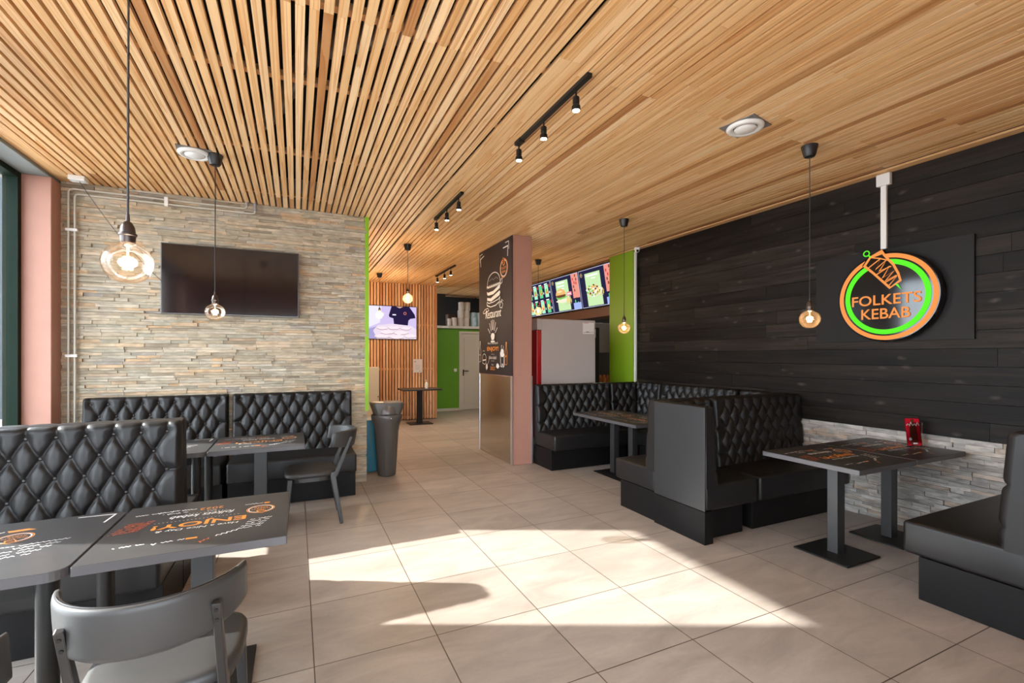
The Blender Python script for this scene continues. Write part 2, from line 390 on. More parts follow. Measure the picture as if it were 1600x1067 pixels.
# silver flexible duct glimpsed through the gaps
for pts, lb in (([(-1.3, 4.9, 3.27), (-.7, 4.55, 3.25), (-.2, 3.9, 3.26), (.1, 2.9, 3.27), (.9, 2.2, 3.26)], 'silver foil duct above the slats over the back left wall'),
                ([(1.2, 1.2, 3.27), (1.3, 2.2, 3.27), (1.0, 3.3, 3.27), (.8, 5.0, 3.27)], 'silver foil duct above the slats near the front of the ceiling')):
    P = []
    for a, b in zip(pts[:-1], pts[1:]):
        for k in range(14): P.append([a[j] + (b[j]-a[j])*k/14 for j in range(3)])
    tag(obj('air_duct', MB().tube(P, [.07 if i % 2 else .063 for i in range(len(P))], 14), mat('foil', (.6, .6, .6), .35, metal=.9), smooth='all'), lb, 'duct', 'ducts above the ceiling')

# stacked stone facing
def stones(u0, u1, z0, z1, place, seed, rh=.031, ends=None, depth=.03):
    R = random.Random(seed); mb = MB(); z = z0
    while z < z1 - .004:
        h = min(R.choice([.024, .03, .03, .036])*rh/.031, z1 - z); u = u0 - R.random()*.2
        while u < u1:
            w = R.uniform(.07, .36); a = max(u, u0); b = min(u + w, u1)
            if b - a > .012: place(mb, a + .0008, b - .0008, z + .0008, z + h - .0008, R.uniform(0, .020), R.uniform(-.003, .003))
            u += w
        z += h
    return mb
def pl_back(mb, a, b, z0, z1, p, t):
    y = YS - .004 + .012 - p
    mb.add([(a, y + t, z0), (b, y - t, z0), (b, YS + .07, z0), (a, YS + .07, z0), (a, y + t, z1), (b, y - t, z1), (b, YS + .07, z1), (a, YS + .07, z1)],
           [(0, 3, 2, 1), (4, 5, 6, 7), (0, 1, 5, 4), (1, 2, 6, 5), (2, 3, 7, 6), (3, 0, 4, 7)])
struct('wall_back_stone', stones(-2.0, .755, 0, ZC - .002, pl_back, 11), STONEL)
def pl_right(mb, a, b, z0, z1, p, t):
    x = XR - .004 + .012 - p
    mb.add([(x + t, a, z0), (x - t, b, z0), (x - t, b, z1), (x + t, a, z1), (XR + .05, a, z0), (XR + .05, b, z0), (XR + .05, b, z1), (XR + .05, a, z1)],
           [(0, 1, 2, 3), (7, 6, 5, 4), (0, 4, 5, 1), (1, 5, 6, 2), (2, 6, 7, 3), (3, 7, 4, 0)])
struct('wall_right_stone', stones(-1.5, 5.72, 0, .83, pl_right, 23, rh=.034), STONER)
# black stained planks on the right wall
R = random.Random(8); mb = MB(); z = .832; H = (ZC - .832)/16
for r in range(16):
    y = -1.5 - R.random()*1.5
    while y < 5.735:
        L = R.uniform(1.6, 3.6); a, b = max(y, -1.5), min(y + L, 5.735)
        if b - a > .02:
            x0 = XR - .012 + R.uniform(-.001, .001); c = .004
            c = .0018; mb.add([(x0, a + .001, z + c), (x0, b - .001, z + c), (x0, b - .001, z + H - c), (x0, a + .001, z + H - c), (XR + .03, a + .001, z), (XR + .03, b - .001, z), (XR + .03, b - .001, z + H), (XR + .03, a + .001, z + H)],
                   [(0, 3, 2, 1), (4, 5, 6, 7), (0, 1, 5, 4), (1, 2, 6, 5), (2, 3, 7, 6), (3, 0, 4, 7)])
        y += L
    z += H
struct('wall_right_planks', mb, PLANKS)
struct('wall_right', MB().box(XR + .051, XR + .25, -1.6, 5.74, 0, ZC + .36), DARK)
struct('wall_back_left', MB().box(-2.30, .73, YS + .071, YS + .20, 0, ZC + .36), HALLW)
struct('trim_4', MB().box(.735, .778, YS - .012, YS + .20, .838, ZC), GREEN)           # lime edge strip of the stone wall
# salmon columns between the windows
struct('wall_left_column', MB().box(-2.30, -2.0, 5.53, YS + .07, 0, ZC - .03), PINK, bevel=.004, seg=1)
struct('wall_left_post', MB().box(-2.30, -2.0, 3.16, 3.80, 0, ZC - .03), PINK)
struct('wall_left_end', MB().box(-2.42, -2.0, -1.6, .2, 0, ZC - .03), PINK)
def window(n, y0, y1, x=-2.25):
    z1 = ZC - .03; w = .055
    mb = MB().box(x - .05, x + .05, y0, y0 + w, 0, z1).box(x - .05, x + .05, y1 - w, y1, 0, z1).box(x - .05, x + .05, y0 + w, y1 - w, 0, .10).box(x - .05, x + .05, y0 + w, y1 - w, z1 - .05, z1)
    f = struct('window_%d' % n, mb, WINF); g = obj('pane', MB().box(x - .012, x + .012, y0 + w, y1 - w, .10, z1 - .05), PANE, f)
    return f
window(1, .2, 3.19); window(2, 3.80, 5.53)
# front (behind the camera): glazed shop front
struct('wall_front', MB().box(-2.42, XR + .25, -1.6, -1.48, 0, .25).box(-2.42, XR + .25, -1.6, -1.48, 2.30, ZC + .36).box(1.26, XR + .25, -1.6, -1.48, .25, 2.30), PINK)
mb = MB()
for x in (-2.2, -.48, 1.20): mb.box(x, x + .06, -1.57, -1.51, .25, 2.30)
f = struct('window_3', mb, WINF); obj('pane', MB().box(-2.14, 1.20, -1.545, -1.535, .25, 2.30), PANE, f)
# hall and kitchen shell
struct('wall_hall_left', MB().box(.60, .72, YS + .2, 10.66, 0, ZC), HALLW)
struct('wall_hall_back', MB().box(.60, 3.0, 10.72, 10.85, 0, ZC), mat('slat_backing', (.05, .03, .02), .8))
mb = MB(); x = .63
while x < 2.93: mb.box(x, x + .045, 10.65, 10.69, 0.02, ZC - .001); x += .0665
mb.box(2.945, 3.0, 10.65, 10.719, .02, ZC - .001)
struct('trim_5', mb, SLATW)
struct('trim_6', MB().box(.73, 2.94, 10.68, 10.715, 1.155, 1.20).box(.73, 2.94, 10.68, 10.715, 2.17, 2.215).box(.73, 2.94, 10.68, 10.715, .05, .09), BATTEN)
struct('wall_green', MB().box(3.0, 3.985, 12.0, 12.1, 0, 2.20).box(3.985, 5.1, 12.0, 12.1, 2.135, 2.20).box(4.98, 6.2, 12.0, 12.1, 0, 2.135), GREEND)
struct('baseboard_back', MB().box(3.0, 3.98, 11.985, 11.999, 0, .07), DOORW)
struct('wall_hall_step', MB().box(2.94, 3.0, 10.86, 12.1, 0, 2.2), GREEND)
struct('wall_kitchen_back', MB().box(.6, 8.2, 13.0, 13.1, 0, ZC + .36).box(8.1, 8.2, 5.8, 13.0, 0, ZC + .36), DARK)
struct('wall_kitchen_side', MB().box(4.87, 8.1, 5.745, 5.80, 0, ZC + .3), HALLW)
struct('wall_loft_side', MB().box(3.36, 3.62, 12.05, 12.3, 2.30, ZC + .02), DARK)
# door
d = struct('door_1', MB().box(4.06, 4.90, 12.02, 12.06, .01, 2.075), DOORW)
mb = MB()
for z0, z1 in ((.18, .92), (1.08, 1.95)):
    for x0, x1 in ((4.14, 4.82),):
        mb.box(x0, x1, 12.008, 12.02, z0, z0 + .02).box(x0, x1, 12.008, 12.02, z1 - .02, z1).box(x0, x0 + .02, 12.008, 12.02, z0, z1).box(x1 - .02, x1, 12.008, 12.02, z0, z1)
obj('door_panel', mb, DOORW, d); obj('door_frame', MB().box(3.99, 4.06, 11.99, 12.09, 0, 2.135).box(4.90, 4.975, 11.99, 12.09, 0, 2.135).box(4.06, 4.90, 11.99, 12.09, 2.078, 2.135), DOORW, d)
obj('door_handle', MB().tube([(4.12, 12.018, 1.06), (4.12, 11.97, 1.06), (4.25, 11.965, 1.06)], .011).box(4.105, 4.135, 12.012, 12.02, .93, 1.10), BLACKM, d)
tag(obj('light_switch', MB().box(3.84, 3.92, 11.975, 11.999, 1.05, 1.13).box(3.86, 3.90, 11.968, 11.975, 1.065, 1.115), WHITE), 'white square light switch on the green wall beside the door', 'switch')
# loft shelf with paper rolls
tag(obj('loft_shelf', MB().box(3.02, 6.0, 11.93, 12.9, 2.21, 2.275), HALLW), 'white storage shelf above the green wall and door', 'shelf')
tag(obj('wall_box', MB().box(3.50, 3.66, 11.90, 11.929, 2.215, 2.25), WHITE), 'small white box under the left end of the storage shelf', 'box')
def roll_pack(x, y, z, r, h, nx, lb, m, nz=1):
    t = thing('paper_roll_pack', lb, 'paper rolls', (x, y, z), 0, 'roll packs on the loft shelf')
    for i in range(nx):
        for k in range(nz):
            obj('paper_roll', MB().lathe([(r*.35, 0), (r*.92, 0), (r, .01), (r, h - .01), (r*.92, h), (r*.35, h)], (i*2*r, 0, k*h), 18), m, t, smooth=True)
RW = mat('wrapped_paper', (.62, .56, .50), .5, bump=(30, .5, .004)); RB = mat('blue_wrapped_paper', (.42, .56, .62), .45, bump=(30, .5, .004))
roll_pack(4.06, 12.10, 2.276, .085, .22, 2, 'white paper roll pack on the shelf, bottom of the tall stack', RW)
roll_pack(4.07, 12.10, 2.497, .085, .22, 2, 'white paper roll pack in the middle of the tall stack', RW)
roll_pack(4.09, 12.10, 2.718, .085, .22, 2, 'white paper roll pack topmost of the tall stack', RW)
roll_pack(3.73, 12.05, 2.276, .055, .10, 1, 'small white paper roll leftmost on the storage shelf', RW, 2)
roll_pack(3.87, 12.05, 2.276, .075, .115, 1, 'white paper rolls left of the tall roll stack', RW, 2)
roll_pack(4.44, 12.10, 2.276, .09, .13, 2, 'pale blue wrapped paper rolls right of the tall stack', RB, 3)
tag(obj('cardboard_box', MB().box(3.78, 4.0, 12.3, 12.55, 2.276, 2.62), mat('brown_card', (.10, .06, .045), .8), bevel=.004), 'brown cardboard box behind the paper rolls on the shelf', 'box')

# ================================================================ PILLAR
X0, X1, Y0, Y1 = 2.655, 2.95, 5.69, 6.93
struct('wall_pillar', MB().box(X0, X1, Y0 + .01, Y1, 0, ZC), PINK, bevel=.004, seg=1)
t = thing('steel_cladding', 'steel sheet cladding the lower left face of the pillar', 'cladding', (X0, Y0, 0))
obj('sheet', MB().box(-.006, -.001, .05, Y1 - Y0, .01, 1.20), STEEL, t)
obj('corner_trim', MB().box(-.012, -.0008, .0, .05, .0, 1.21), ALU, t)
obj('back_trim', MB().box(-.012, -.001, Y1 - Y0 - .012, Y1 - Y0 + .004, 0, 1.21), ALU, t)
tag(obj('pillar_corner_trim', MB().box(X1 - .012, X1 + .006, Y0 + .0, Y0 + .009, 0, 1.21), ALU), 'thin metal trim on the lower right corner of the pillar', 'trim')
t = thing('menu_poster', 'tall black chalk-style poster with burger drawing on the pillar', 'poster', (0, 0, 0))
obj('poster_board', MB().box(X0 - .013, X0 - .001, Y0 + .0, Y1, 1.212, ZC - .012), mat('poster_print', (.024, .018, .020), .6, spec=.25), t)
A = Art((X0 - .013, 6.93, 1.205), (0, -1, 0), (0, 0, 1), .0012); W = CHALK
A.line([(.072, 1.68), (.06, 1.80), (.21, 1.83)], .014, W); A.line([(.045, 1.75), (.04, 1.862), (.15, 1.872)], .010, W)
A.line([(1.10, 1.66), (1.105, 1.80), (.94, 1.80)], .014, W); A.line([(1.14, 1.75), (1.135, 1.86), (1.02, 1.86)], .010, W)
def mini_logo(A, cx, cy, r):
    A.ring(cx, cy, r*.92, r, ORANGE, PI*.62, PI*2.45); A.ring(cx, cy, r*.80, r*.88, CHALK, PI*.64, PI*2.43)
    A.line([(cx - r*.15, cy + r*1.1), (cx - r*.45, cy + r*.75), (cx - r*.1, cy + r*.25), (cx + r*.25, cy + r*.4), (cx + r*.1, cy + r*.95), (cx - r*.15, cy + r*1.1)], r*.07, ORANGE)
    for k in range(3): A.line([(cx - r*.35 + k*r*.13, cy + r*(.78 - k*.2)), (cx + r*.1 + k*r*.03, cy + r*(.85 - k*.2))], r*.05, ORANGE)
    A.text('FOLKETS', cx - r*.66, cy - r*.12, r*1.32, r*.26, ORANGE); A.text('KEBAB', cx - r*.48, cy - r*.5, r*.96, r*.26, ORANGE)
mini_logo(A, .97, 1.515, .135)
# burger drawing
bun = [(.36 + .24 - .24*math.cos(a), 1.36 + .15*math.sin(a)) for a in [PI*i/14 for i in range(15)]]
A.line(bun, .012, W); A.line([(.36, 1.36), (.34, 1.33), (.42, 1.31), (.86, 1.33), (.84, 1.36)], .01, W)
for k in range(14): A.line([(.34 + k*.038, 1.30), (.355 + k*.038, 1.335), (.375 + k*.038, 1.295)], .010, W)
A.poly([(.35, 1.255), (.40, 1.235), (.60, 1.24), (.82, 1.30), (.86, 1.29), (.84, 1.25), (.60, 1.19), (.40, 1.19), (.36, 1.21)], W)
A.poly([(.36, 1.16), (.50, 1.14), (.84, 1.22), (.86, 1.19), (.83, 1.15), (.52, 1.09), (.36, 1.12)], W)
A.line([(.36, 1.10), (.42, 1.07), (.60, 1.075), (.80, 1.10), (.855, 1.13)], .012, W); A.line([(.35, 1.09), (.36, 1.045), (.50, 1.01), (.70, 1.02), (.83, 1.06), (.85, 1.12)], .012, W)
for q in range(7): A.dots((.45 + .05*q, 1.40 + .01*(q % 3)), (.47 + .05*q, 1.41 + .01*(q % 3)), 1, .008, W)
A.line([(.86, 1.30), (.93, 1.32), (.94, 1.38), (.89, 1.37), (.86, 1.33)], .010, W); A.line([(.82, 1.03), (.90, 1.06), (.96, 1.01), (.93, .96), (.86, .97), (.82, 1.03)], .009, W); A.line([(.86, 1.0), (.92, 1.08), (.97, 1.05)], .008, W)
A.line([(.20, .95), (.28, .99), (.40, 1.0), (.44, .97), (.36, .94), (.22, .93), (.20, .95)], .009, W)
A.text('Restaurant', .30, .845, .60, .125, W, shear=.2)
A.blob(.588, .565, .07, .055, W, 1); A.rect(.515, .48, .66, .505, W)
for a in (150, 125, 105, 90, 75, 55, 30):
    c, s_ = math.cos(math.radians(a)), math.sin(math.radians(a)); A.line([(.588 + .11*c, .565 + .10*s_), (.588 + .21*c, .565 + .25*s_)], .011, W)
A.text('Have a Nice Day &', .40, .445, .38, .04, W, shear=.1); A.text('ENJOY!', .375, .338, .43, .078, ORANGE, bold=.02)
A.dots((.53, .305), (.66, .305), 7, .005, W); A.text('folkets kebab', .445, .232, .29, .05, W, shear=.3); A.dots((.53, .205), (.66, .205), 7, .005, W)
A.text('Since', .555, .142, .075, .02, W); A.text('2022', .50, .072, .18, .05, ORANGE)
A.line([(.04, .18), (.03, .35), (.06, .42), (.075, .51), (.09, .51), (.09, .42), (.115, .35), (.11, .19), (.04, .18)], .008, W); A.scrib(.045, .28, .06, .03, W, .005, 3)
A.line([(.19, .24)] + [(.26 + .075*math.cos(a), .25 + .06*math.sin(a)) for a in [PI - PI*i/8 for i in range(9)]] + [(.33, .17), (.28, .15), (.2, .165), (.19, .24)], .009, W); A.line([(.19, .21), (.33, .22)], .018, W)
A.text('Burger', .20, .345, .09, .02, W, shear=.3)
A.line([(.475, .27), (.44, .19), (.40, .15)], .008, W); A.blob(.365, .115, .04, .045, W, 3)
A.line([(.885, .31), (.90, .13), (.935, .125), (.945, .17), (.965, .165), (.985, .12), (1.01, .135), (1.02, .31)], .012, W); A.blob(.95, .32, .065, .06, W, 5); A.line([(.93, .36), (.92, .42), (.95, .43)], .008, W); A.line([(.97, .36), (1.0, .42)], .008, W)
A.blob(.79, .135, .055, .035, W, 9)
A.line([(1.045, .16), (1.05, .33), (1.075, .40), (1.08, .47), (1.10, .47), (1.10, .40), (1.12, .33), (1.115, .16), (1.045, .16)], .010, ORANGE); A.scrib(1.055, .26, .05, .04, ORANGE, .006, 4)
A.build('chalk_print', t)

# ================================================================ BENCHES
ZB = 1.088
def back_mesh(L, key, fold_left=True, fold_right=True, res=.0085, full=True):
    """tufted backrest: x 0..L, rear plane y=0, faces -y, from z .44 to ZB"""
    pitch, dz = .13, .115
    bt = []
    for r in range(5):
        z = ZB - .06 - dz*r; k = 0
        off = .068 if r % 2 == 0 else .068 + pitch/2
        n = int((L - 2*.05 - (0 if r % 2 == 0 else pitch/2))/pitch + .35)
        x = L - off
        while x > .045: bt.append((x, z, r)); x -= pitch
    segs = []
    for (x, z, r) in bt:
        for (x2, z2, r2) in bt:
            if r2 == r + 1 and abs(abs(x2 - x) - pitch/2) < .01: segs.append((x, z, x2, z2))
        if r == 0: segs.append((x, z, x, ZB + .2))
        if r == 4: segs += [(x, z, x - pitch/2, z - dz), (x, z, x + pitch/2, z - dz)]
    xs_even = [b[0] for b in bt if b[2] == 0]
    for r in (2, 4):
        row = [b[0] for b in bt if b[2] == r]; z = ZB - .06 - dz*r
        segs.append((max(row), z, L, z)); segs.append((min(row), z, 0, z))
    # profile: (y, z, normal y, normal z, zs) sampled along front then over the top
    prof = []
    zb = .44; n1 = int((ZB - .03 - zb)/res)
    for i in range(n1 + 1):
        z = zb + (ZB - .03 - zb)*i/n1; u = (z - zb)/(ZB - zb)
        prof.append((-(.115 - .05*u), z, -1, .08, z))
    yt = prof[-1][0]; rr = .03
    for i in range(1, 6):
        a = PI/2*i/5; prof.append((yt + rr*(1 - math.cos(a)) , ZB - .03 + rr*math.sin(a), -math.cos(a), math.sin(a), ZB - .03 + .04*i/5))
    y2 = yt + rr
    for i in range(1, 4): prof.append((y2 + (0 - y2)*i/3, ZB, 0, 1 - i/3, ZB + .01 + .012*i))
    nx = int(L/res) + 1
    X, Pi = np.meshgrid(np.linspace(0, L, nx), np.arange(len(prof)), indexing='ij')
    pr = np.array(prof); Zs = pr[Pi, 4]
    d = np.full(X.shape, 9.)
    for (x1, z1, x2, z2) in segs:
        dx, dzz = x2 - x1, z2 - z1; l2 = dx*dx + dzz*dzz
        t = np.clip(((X - x1)*dx + (Zs - z1)*dzz)/l2, 0, 1); d = np.minimum(d, np.hypot(X - x1 - t*dx, Zs - z1 - t*dzz))
    db = np.full(X.shape, 9.)
    for (x1, z1, r) in bt: db = np.minimum(db, np.hypot(X - x1, Zs - z1))
    t = np.clip(d/.048, 0, 1); h = .034*np.sqrt(np.clip(1 - (1 - t)**2, 0, 1))**.75
    h *= np.clip(.45 + .55*db/.05, 0, 1)
    h -= .005*np.exp(-(db/.017)**2)
    e = np.minimum(X, L - X); h *= np.sqrt(np.clip(1 - (1 - np.clip(e/.028, 0, 1))**2, 0, 1))*.85 + .15
    h *= np.clip((1.12 - Zs)/.03, .0, 1)*.999
    Yv = pr[Pi, 0] + h*pr[Pi, 2]; Zv = pr[Pi, 1] + h*.2*pr[Pi, 3]
    Yv = np.minimum(Yv, -.0005)
    ins = .012*(1 - np.sqrt(np.clip(1 - (1 - np.clip(e/.028, 0, 1))**2, 0, 1))); Yv = Yv + ins*(np.abs(pr[Pi, 2]) > .5)
    Zv = Zv - .010*(ins/.012)*(pr[Pi, 3] > .5)
    V = np.stack([X, Yv, Zv], -1); k = len(prof)
    vs = V.reshape(-1, 3).tolist(); fs = []
    for i in range(nx - 1):
        o = i*k
        fs += [(o + j, o + k + j, o + k + j + 1, o + j + 1) for j in range(k - 1)]
    # rear and side caps
    a = len(vs); vs += [(0, 0, zb), (L, 0, zb)]
    fs.append(tuple([a] + list(range(0, k)))); fs.append(tuple([a + 1] + list(range((nx-1)*k, nx*k)))[::-1])
    fs.append((a, k - 1, nx*k - 1, a + 1)); 
    mb = MB(); mb.v = vs; mb.f = fs; mb.m = [0]*len(fs)
    me = mb.mesh('tufted_back', LEATHER); me.polygons.foreach_set('use_smooth', [len(p.vertices) == 4 for p in me.polygons])
    bz = []
    for (x, z, r) in bt: bz.append((x, -(.115 - .05*(z - zb)/(ZB - zb)) - .003, z))
    return me, bz
_B = {}
BTN = MB().lathe([(.0, -.006), (.0105, -.005), (.0118, 0), (.010, .005), (.005, .0075), (0, .008)], n=10, cap=False).mesh('button', BUTTON, smooth='all')
def cushion_mesh(w, d, z0=.262, z1=.462):
    """x 0..w, y -d..0 ; soft box, slightly crowned"""
    mb = MB().box(0, w, -d, 0, z0, z1); me = mb.mesh('cushion', LEATHER, bevel=.022, seg=4, smooth='all')
    bm = bmesh.new(); bm.from_mesh(me)
    bmesh.ops.subdivide_edges(bm, edges=[e for e in bm.edges if e.calc_length() > .3], cuts=6, use_grid_fill=True)
    for v in bm.verts:
        if v.co.z > z1 - .004: v.co.z += .010*math.sin(PI*min(max(v.co.x/w, 0), 1))*math.sin(PI*min(max(-v.co.y/d, 0), 1))
    bm.to_mesh(me); bm.free(); me.polygons.foreach_set('use_smooth', [True]*len(me.polygons)); return me
def backrest(L, parent, loc=(0, 0, 0), rz=0, nm='backrest', res=.0085):
    k = (round(L, 3), res)
    if k not in _B: _B[k] = back_mesh(L, k, res=res)
    me, bt = _B[k]; o = put(nm, me, parent, loc, (0, 0, rz))
    for p in bt: put('button', BTN, o, p, (PI/2, 0, 0))
    return o
def bench(L, label, loc, rz, corner=None, res=.0085, over=(0, 0)):
    """rear line y=0 from x=0..L, faces -y"""
    t = thing('corner_bench' if corner else 'booth_bench', label, 'bench', loc, rz, 'black tufted booth benches'); D = .575
    g = .004
    x0, x1 = g, L - g
    px0 = x0 + (.08 if corner == 'R' else .004); px1 = x1 - (.08 if corner == 'L' else .004)
    obj('plinth', MB().box(px0 if corner else x0 + .003, px1 if corner else x1 - .003, -(D - .085), -.003, .0, .262), PLINTH, t, bevel=.002, seg=1)
    put('seat_cushion', cushion_mesh(x1 - x0, D - .004), t, (x0, -.003, 0))
    if corner == 'L':
        backrest(L - .13, t, (.125, -.003, 0), 0, res=res)
        # left wing: rear plane x=0, faces +x
        backrest(D, t, (.003, -D, 0), PI/2, 'side_backrest', res)
    elif corner == 'R':
        backrest(L - .13, t, (.005, -.003, 0), 0, res=res)
        backrest(D, t, (L - .003, 0, 0), -PI/2, 'side_backrest', res)
    else: backrest(L - 2*g, t, (x0, -.003, 0), 0, res=res)
    return t
# far left, against the stone wall
bench(1.18, 'tufted black bench against the stone wall, left of the two', (-1.82, 5.70, 0), 0)
bench(1.19, 'tufted black bench against the stone wall, beside the green edge strip', (-.61, 5.70, 0), 0)
# near left double bench
bench(1.35, 'nearest tufted black bench at lower left, facing the camera', (-2.0, 3.575, 0), 0, res=.0065)
t = bench(1.35, 'black bench back to back behind the nearest left bench', (-.65, 3.585, 0), PI)
# island
tA = bench(.60, 'black corner bench with plain leather side panel, end of island', (2.922, 3.243, 0), 0, corner='L')
obj('side_panel', MB().box(-.012, .001, -.572, -.003, .262, ZB - .004), mat('panel_leather', (.020, .0205, .022), .42, spec=.5, bump=(200, .15, .0015)), tA, bevel=.004, seg=2)
obj('side_plinth', MB().box(-.010, .08, -.572, -.003, 0, .258), PLINTH, tA)
bench(1.265, 'tufted black bench between leather-sided corner bench and right wall', (3.55, 3.243, 0), 0)
bench(1.30, 'black bench of the far booth with its back to the island', (4.225, 3.252, 0), PI)
bench(.59, 'black corner bench at the near right corner of far booth', (4.818, 3.252, 0), PI, corner='L')
bench(1.255, 'long tufted black bench along the dark plank wall in far booth', (4.815, 5.118, 0), -PI/2)
bench(.60, 'black corner bench under the green panel in the far booth', (4.218, 5.71, 0), 0, corner='R')
bench(1.22, 'tufted black bench next to the pillar in the far booth', (2.98, 5.71, 0), 0)
# near right
tG = bench(1.35, 'black bench cut by the right edge of the photo', (4.81, 1.045, 0), PI)

# ================================================================ TABLES
def print_a(A):
    A.text('ENJOY!', -.17, -.03, .36, .075, ORANGE, bold=.02)
    A.text('Have a Nice Day &', -.145, .058, .31, .030, CHALK, shear=.15, bold=.005)
    A.dots((-.14, -.048), (.20, -.048), 22, .003, CHALK)
    A.text('folkets kebab', -.11, -.128, .26, .042, CHALK, shear=.35, bold=.006)
    A.dots((-.08, -.142), (.10, -.142), 12, .003, CHALK)
    A.text('Since', -.03, -.165, .04, .014, CHALK); A.text('2022', -.055, -.215, .10, .034, ORANGE)
    mini_logo(A, -.225, -.085, .062)
    A.rect(-.26, -.19, -.235, -.17, ORANGE); A.scrib(-.23, -.19, .08, .018, CHALK, .004, 1)
    for k in range(5): A.scrib(-.28 + .01*k, .055 + .026*k, .09, .016, CHALK, .004, 10 + k, .1)
    A.scrib(-.15, .175, .09, .022, CHALK, .0055, 21, .5); A.scrib(-.05, .235, .05, .02, REDDISH, .005, 22, .9)
    A.rect(-.01, .205, .03, .222, ORANGE); A.scrib(.035, .205, .11, .018, CHALK, .0055, 23, .12)
    A.scrib(.17, .20, .10, .016, CHALK, .005, 24, .1); A.scrib(.06, -.215, .06, .014, CHALK, .005, 25)
    A.scrib(.13, -.22, .17, .014, CHALK, .0045, 26, .1); A.scrib(.09, -.18, .10, .014, CHALK, .004, 27)
    for k in range(7): A.scrib(.20 + .006*k, -.10 + .02*k, .10, .012, REDDISH, .0035, 30 + k, .15)
def print_b(A):
    A.line([(-.30, -.19), (-.31, -.31), (-.17, -.315)], .008, CHALK)
    A.poly([(-.03, -.235), (-.065, -.212), (.02, -.20), (.035, -.225)], ORANGE); A.scrib(.04, -.225, .14, .03, CHALK, .008, 41)
    mini_logo(A, -.09 + .06, -.115, .062)
    for k in range(5): A.scrib(-.24 + .018*k, -.03 + .034*k, .16 - .02*(k % 2), .02, CHALK, .0035, 50 + k, .12)
    A.poly([(.02, .0), (.12, -.03), (.08, .10)], ORANGE); A.dots((-.08, -.0), (.01, -.0), 6, .006, CHALK)
    A.scrib(0, .135, .12, .03, CHALK, .0055, 60, .2); A.scrib(-.12, .255, .14, .03, CHALK, .0055, 61, .2)
    A.text('&', .15, -.12, .05, .06, CHALK, shear=.2)
    for k in range(3): A.scrib(.18, -.2 + .07*k, .1, .02, CHALK, .006, 70 + k)
def table(label, x, y, rz=0, kind='flat', w=.70, l=.70, leg=(.09, .075), pr=print_a, base=(.40, .39)):
    t = thing('dining_table', label, 'table', (x, y, 0), rz, 'black printed dining tables')
    rad = .055 if kind == 'round' else .004
    poly = rrect(-w/2 + .001, w/2 - .001, -l/2, l/2, rad, 6 if kind == 'round' else 2)
    top = obj('tabletop', MB().prism(poly, .705, .739), LAMEDGE, t, bevel=.0015 if kind != 'round' else 0, seg=1)
    obj('printed_surface', MB().prism([(a*.9965, b*.9965) for a, b in poly], .739, .7402), LAM, top)
    A = Art((0, 0, .7402), (-1, 0, 0), (0, -1, 0), .0004); A.step = .00002; pr(A); A.build('chalk_print', top)
    if kind == 'round':
        for sx in (-1, 1):
            for sy in (-1, 1): obj('leg', MB().lathe([(.03, 0), (.033, .01), (.033, .70)], (sx*(w/2 - .07), sy*(l/2 - .07), 0), 20), BLACKM, t, smooth=True)
        for sy in (-1, 1): obj('apron', MB().box(-w/2 + .07, w/2 - .07, sy*(l/2 - .07) - .01, sy*(l/2 - .07) + .01, .64, .703), BLACKM, t)
    else:
        obj('column', MB().box(-leg[0]/2, leg[0]/2, -leg[1]/2, leg[1]/2, .012, .704), COLUMN, t, bevel=.003, seg=2)
        obj('base_plate', MB().box(-base[0]/2, base[0]/2, -base[1]/2, base[1]/2, .006, .018), BLACKM, t, bevel=.002, seg=1)
        mb = MB()
        for sx in (-1, 1):
            for sy in (-1, 1): mb.lathe([(.012, 0), (.012, .007)], (sx*(base[0]/2 - .03), sy*(base[1]/2 - .03), 0), 10)
        obj('glide', mb, PLAST, t)
        obj('mounting_plate', MB().box(-.15, .15, -.15, .15, .698, .7045), BLACKM, t)
    return t
table('black printed table right of its round-legged neighbour, lower left corner', -.385, 2.518, leg=(.085, .075))
table('round-legged black table with rounded corners at the lower left edge', -1.092, 2.498, kind='round', pr=print_b)
table('black printed table in front of the stone wall bench', -.285, 4.64, leg=(.10, .075))
table('round-cornered black table left of the stone wall table, mostly hidden', -.995, 4.635, kind='round', pr=print_b)
table('black printed table nearest the aisle on the right, pale edge lit', 3.697, 2.15, leg=(.09, .075))
table('black printed table against the right stone wall, holding a red card', 4.413, 2.152, leg=(.09, .075))
t3 = thing('dining_table', 'long black printed table in the far right booth', 'table', (3.665, 4.60, 0), PI/2, 'black printed dining tables')
poly = rrect(-.625, .625, -.35, .35, .004, 2)
top = obj('tabletop', MB().prism(poly, .705, .739), LAMEDGE, t3); obj('printed_surface', MB().prism([(a*.997, b*.997) for a, b in poly], .739, .7402), LAM, top)
for dx in (-.3, .3):
    A = Art((dx, 0, .7402), (1, 0, 0), (0, 1, 0), .0004); A.step = .00002; print_a(A); A.build('chalk_print', top)
for dx in (-.155, .20): obj('column', MB().box(dx - .04, dx + .04, -.04, .04, .012, .704), COLUMN, t3, bevel=.003)
obj('base_plate', MB().box(-.19, .37, -.2, .2, .004, .014), BLACKM, t3)
obj('mounting_plate', MB().box(-.3, .35, -.12, .12, .698, .7045), BLACKM, t3)

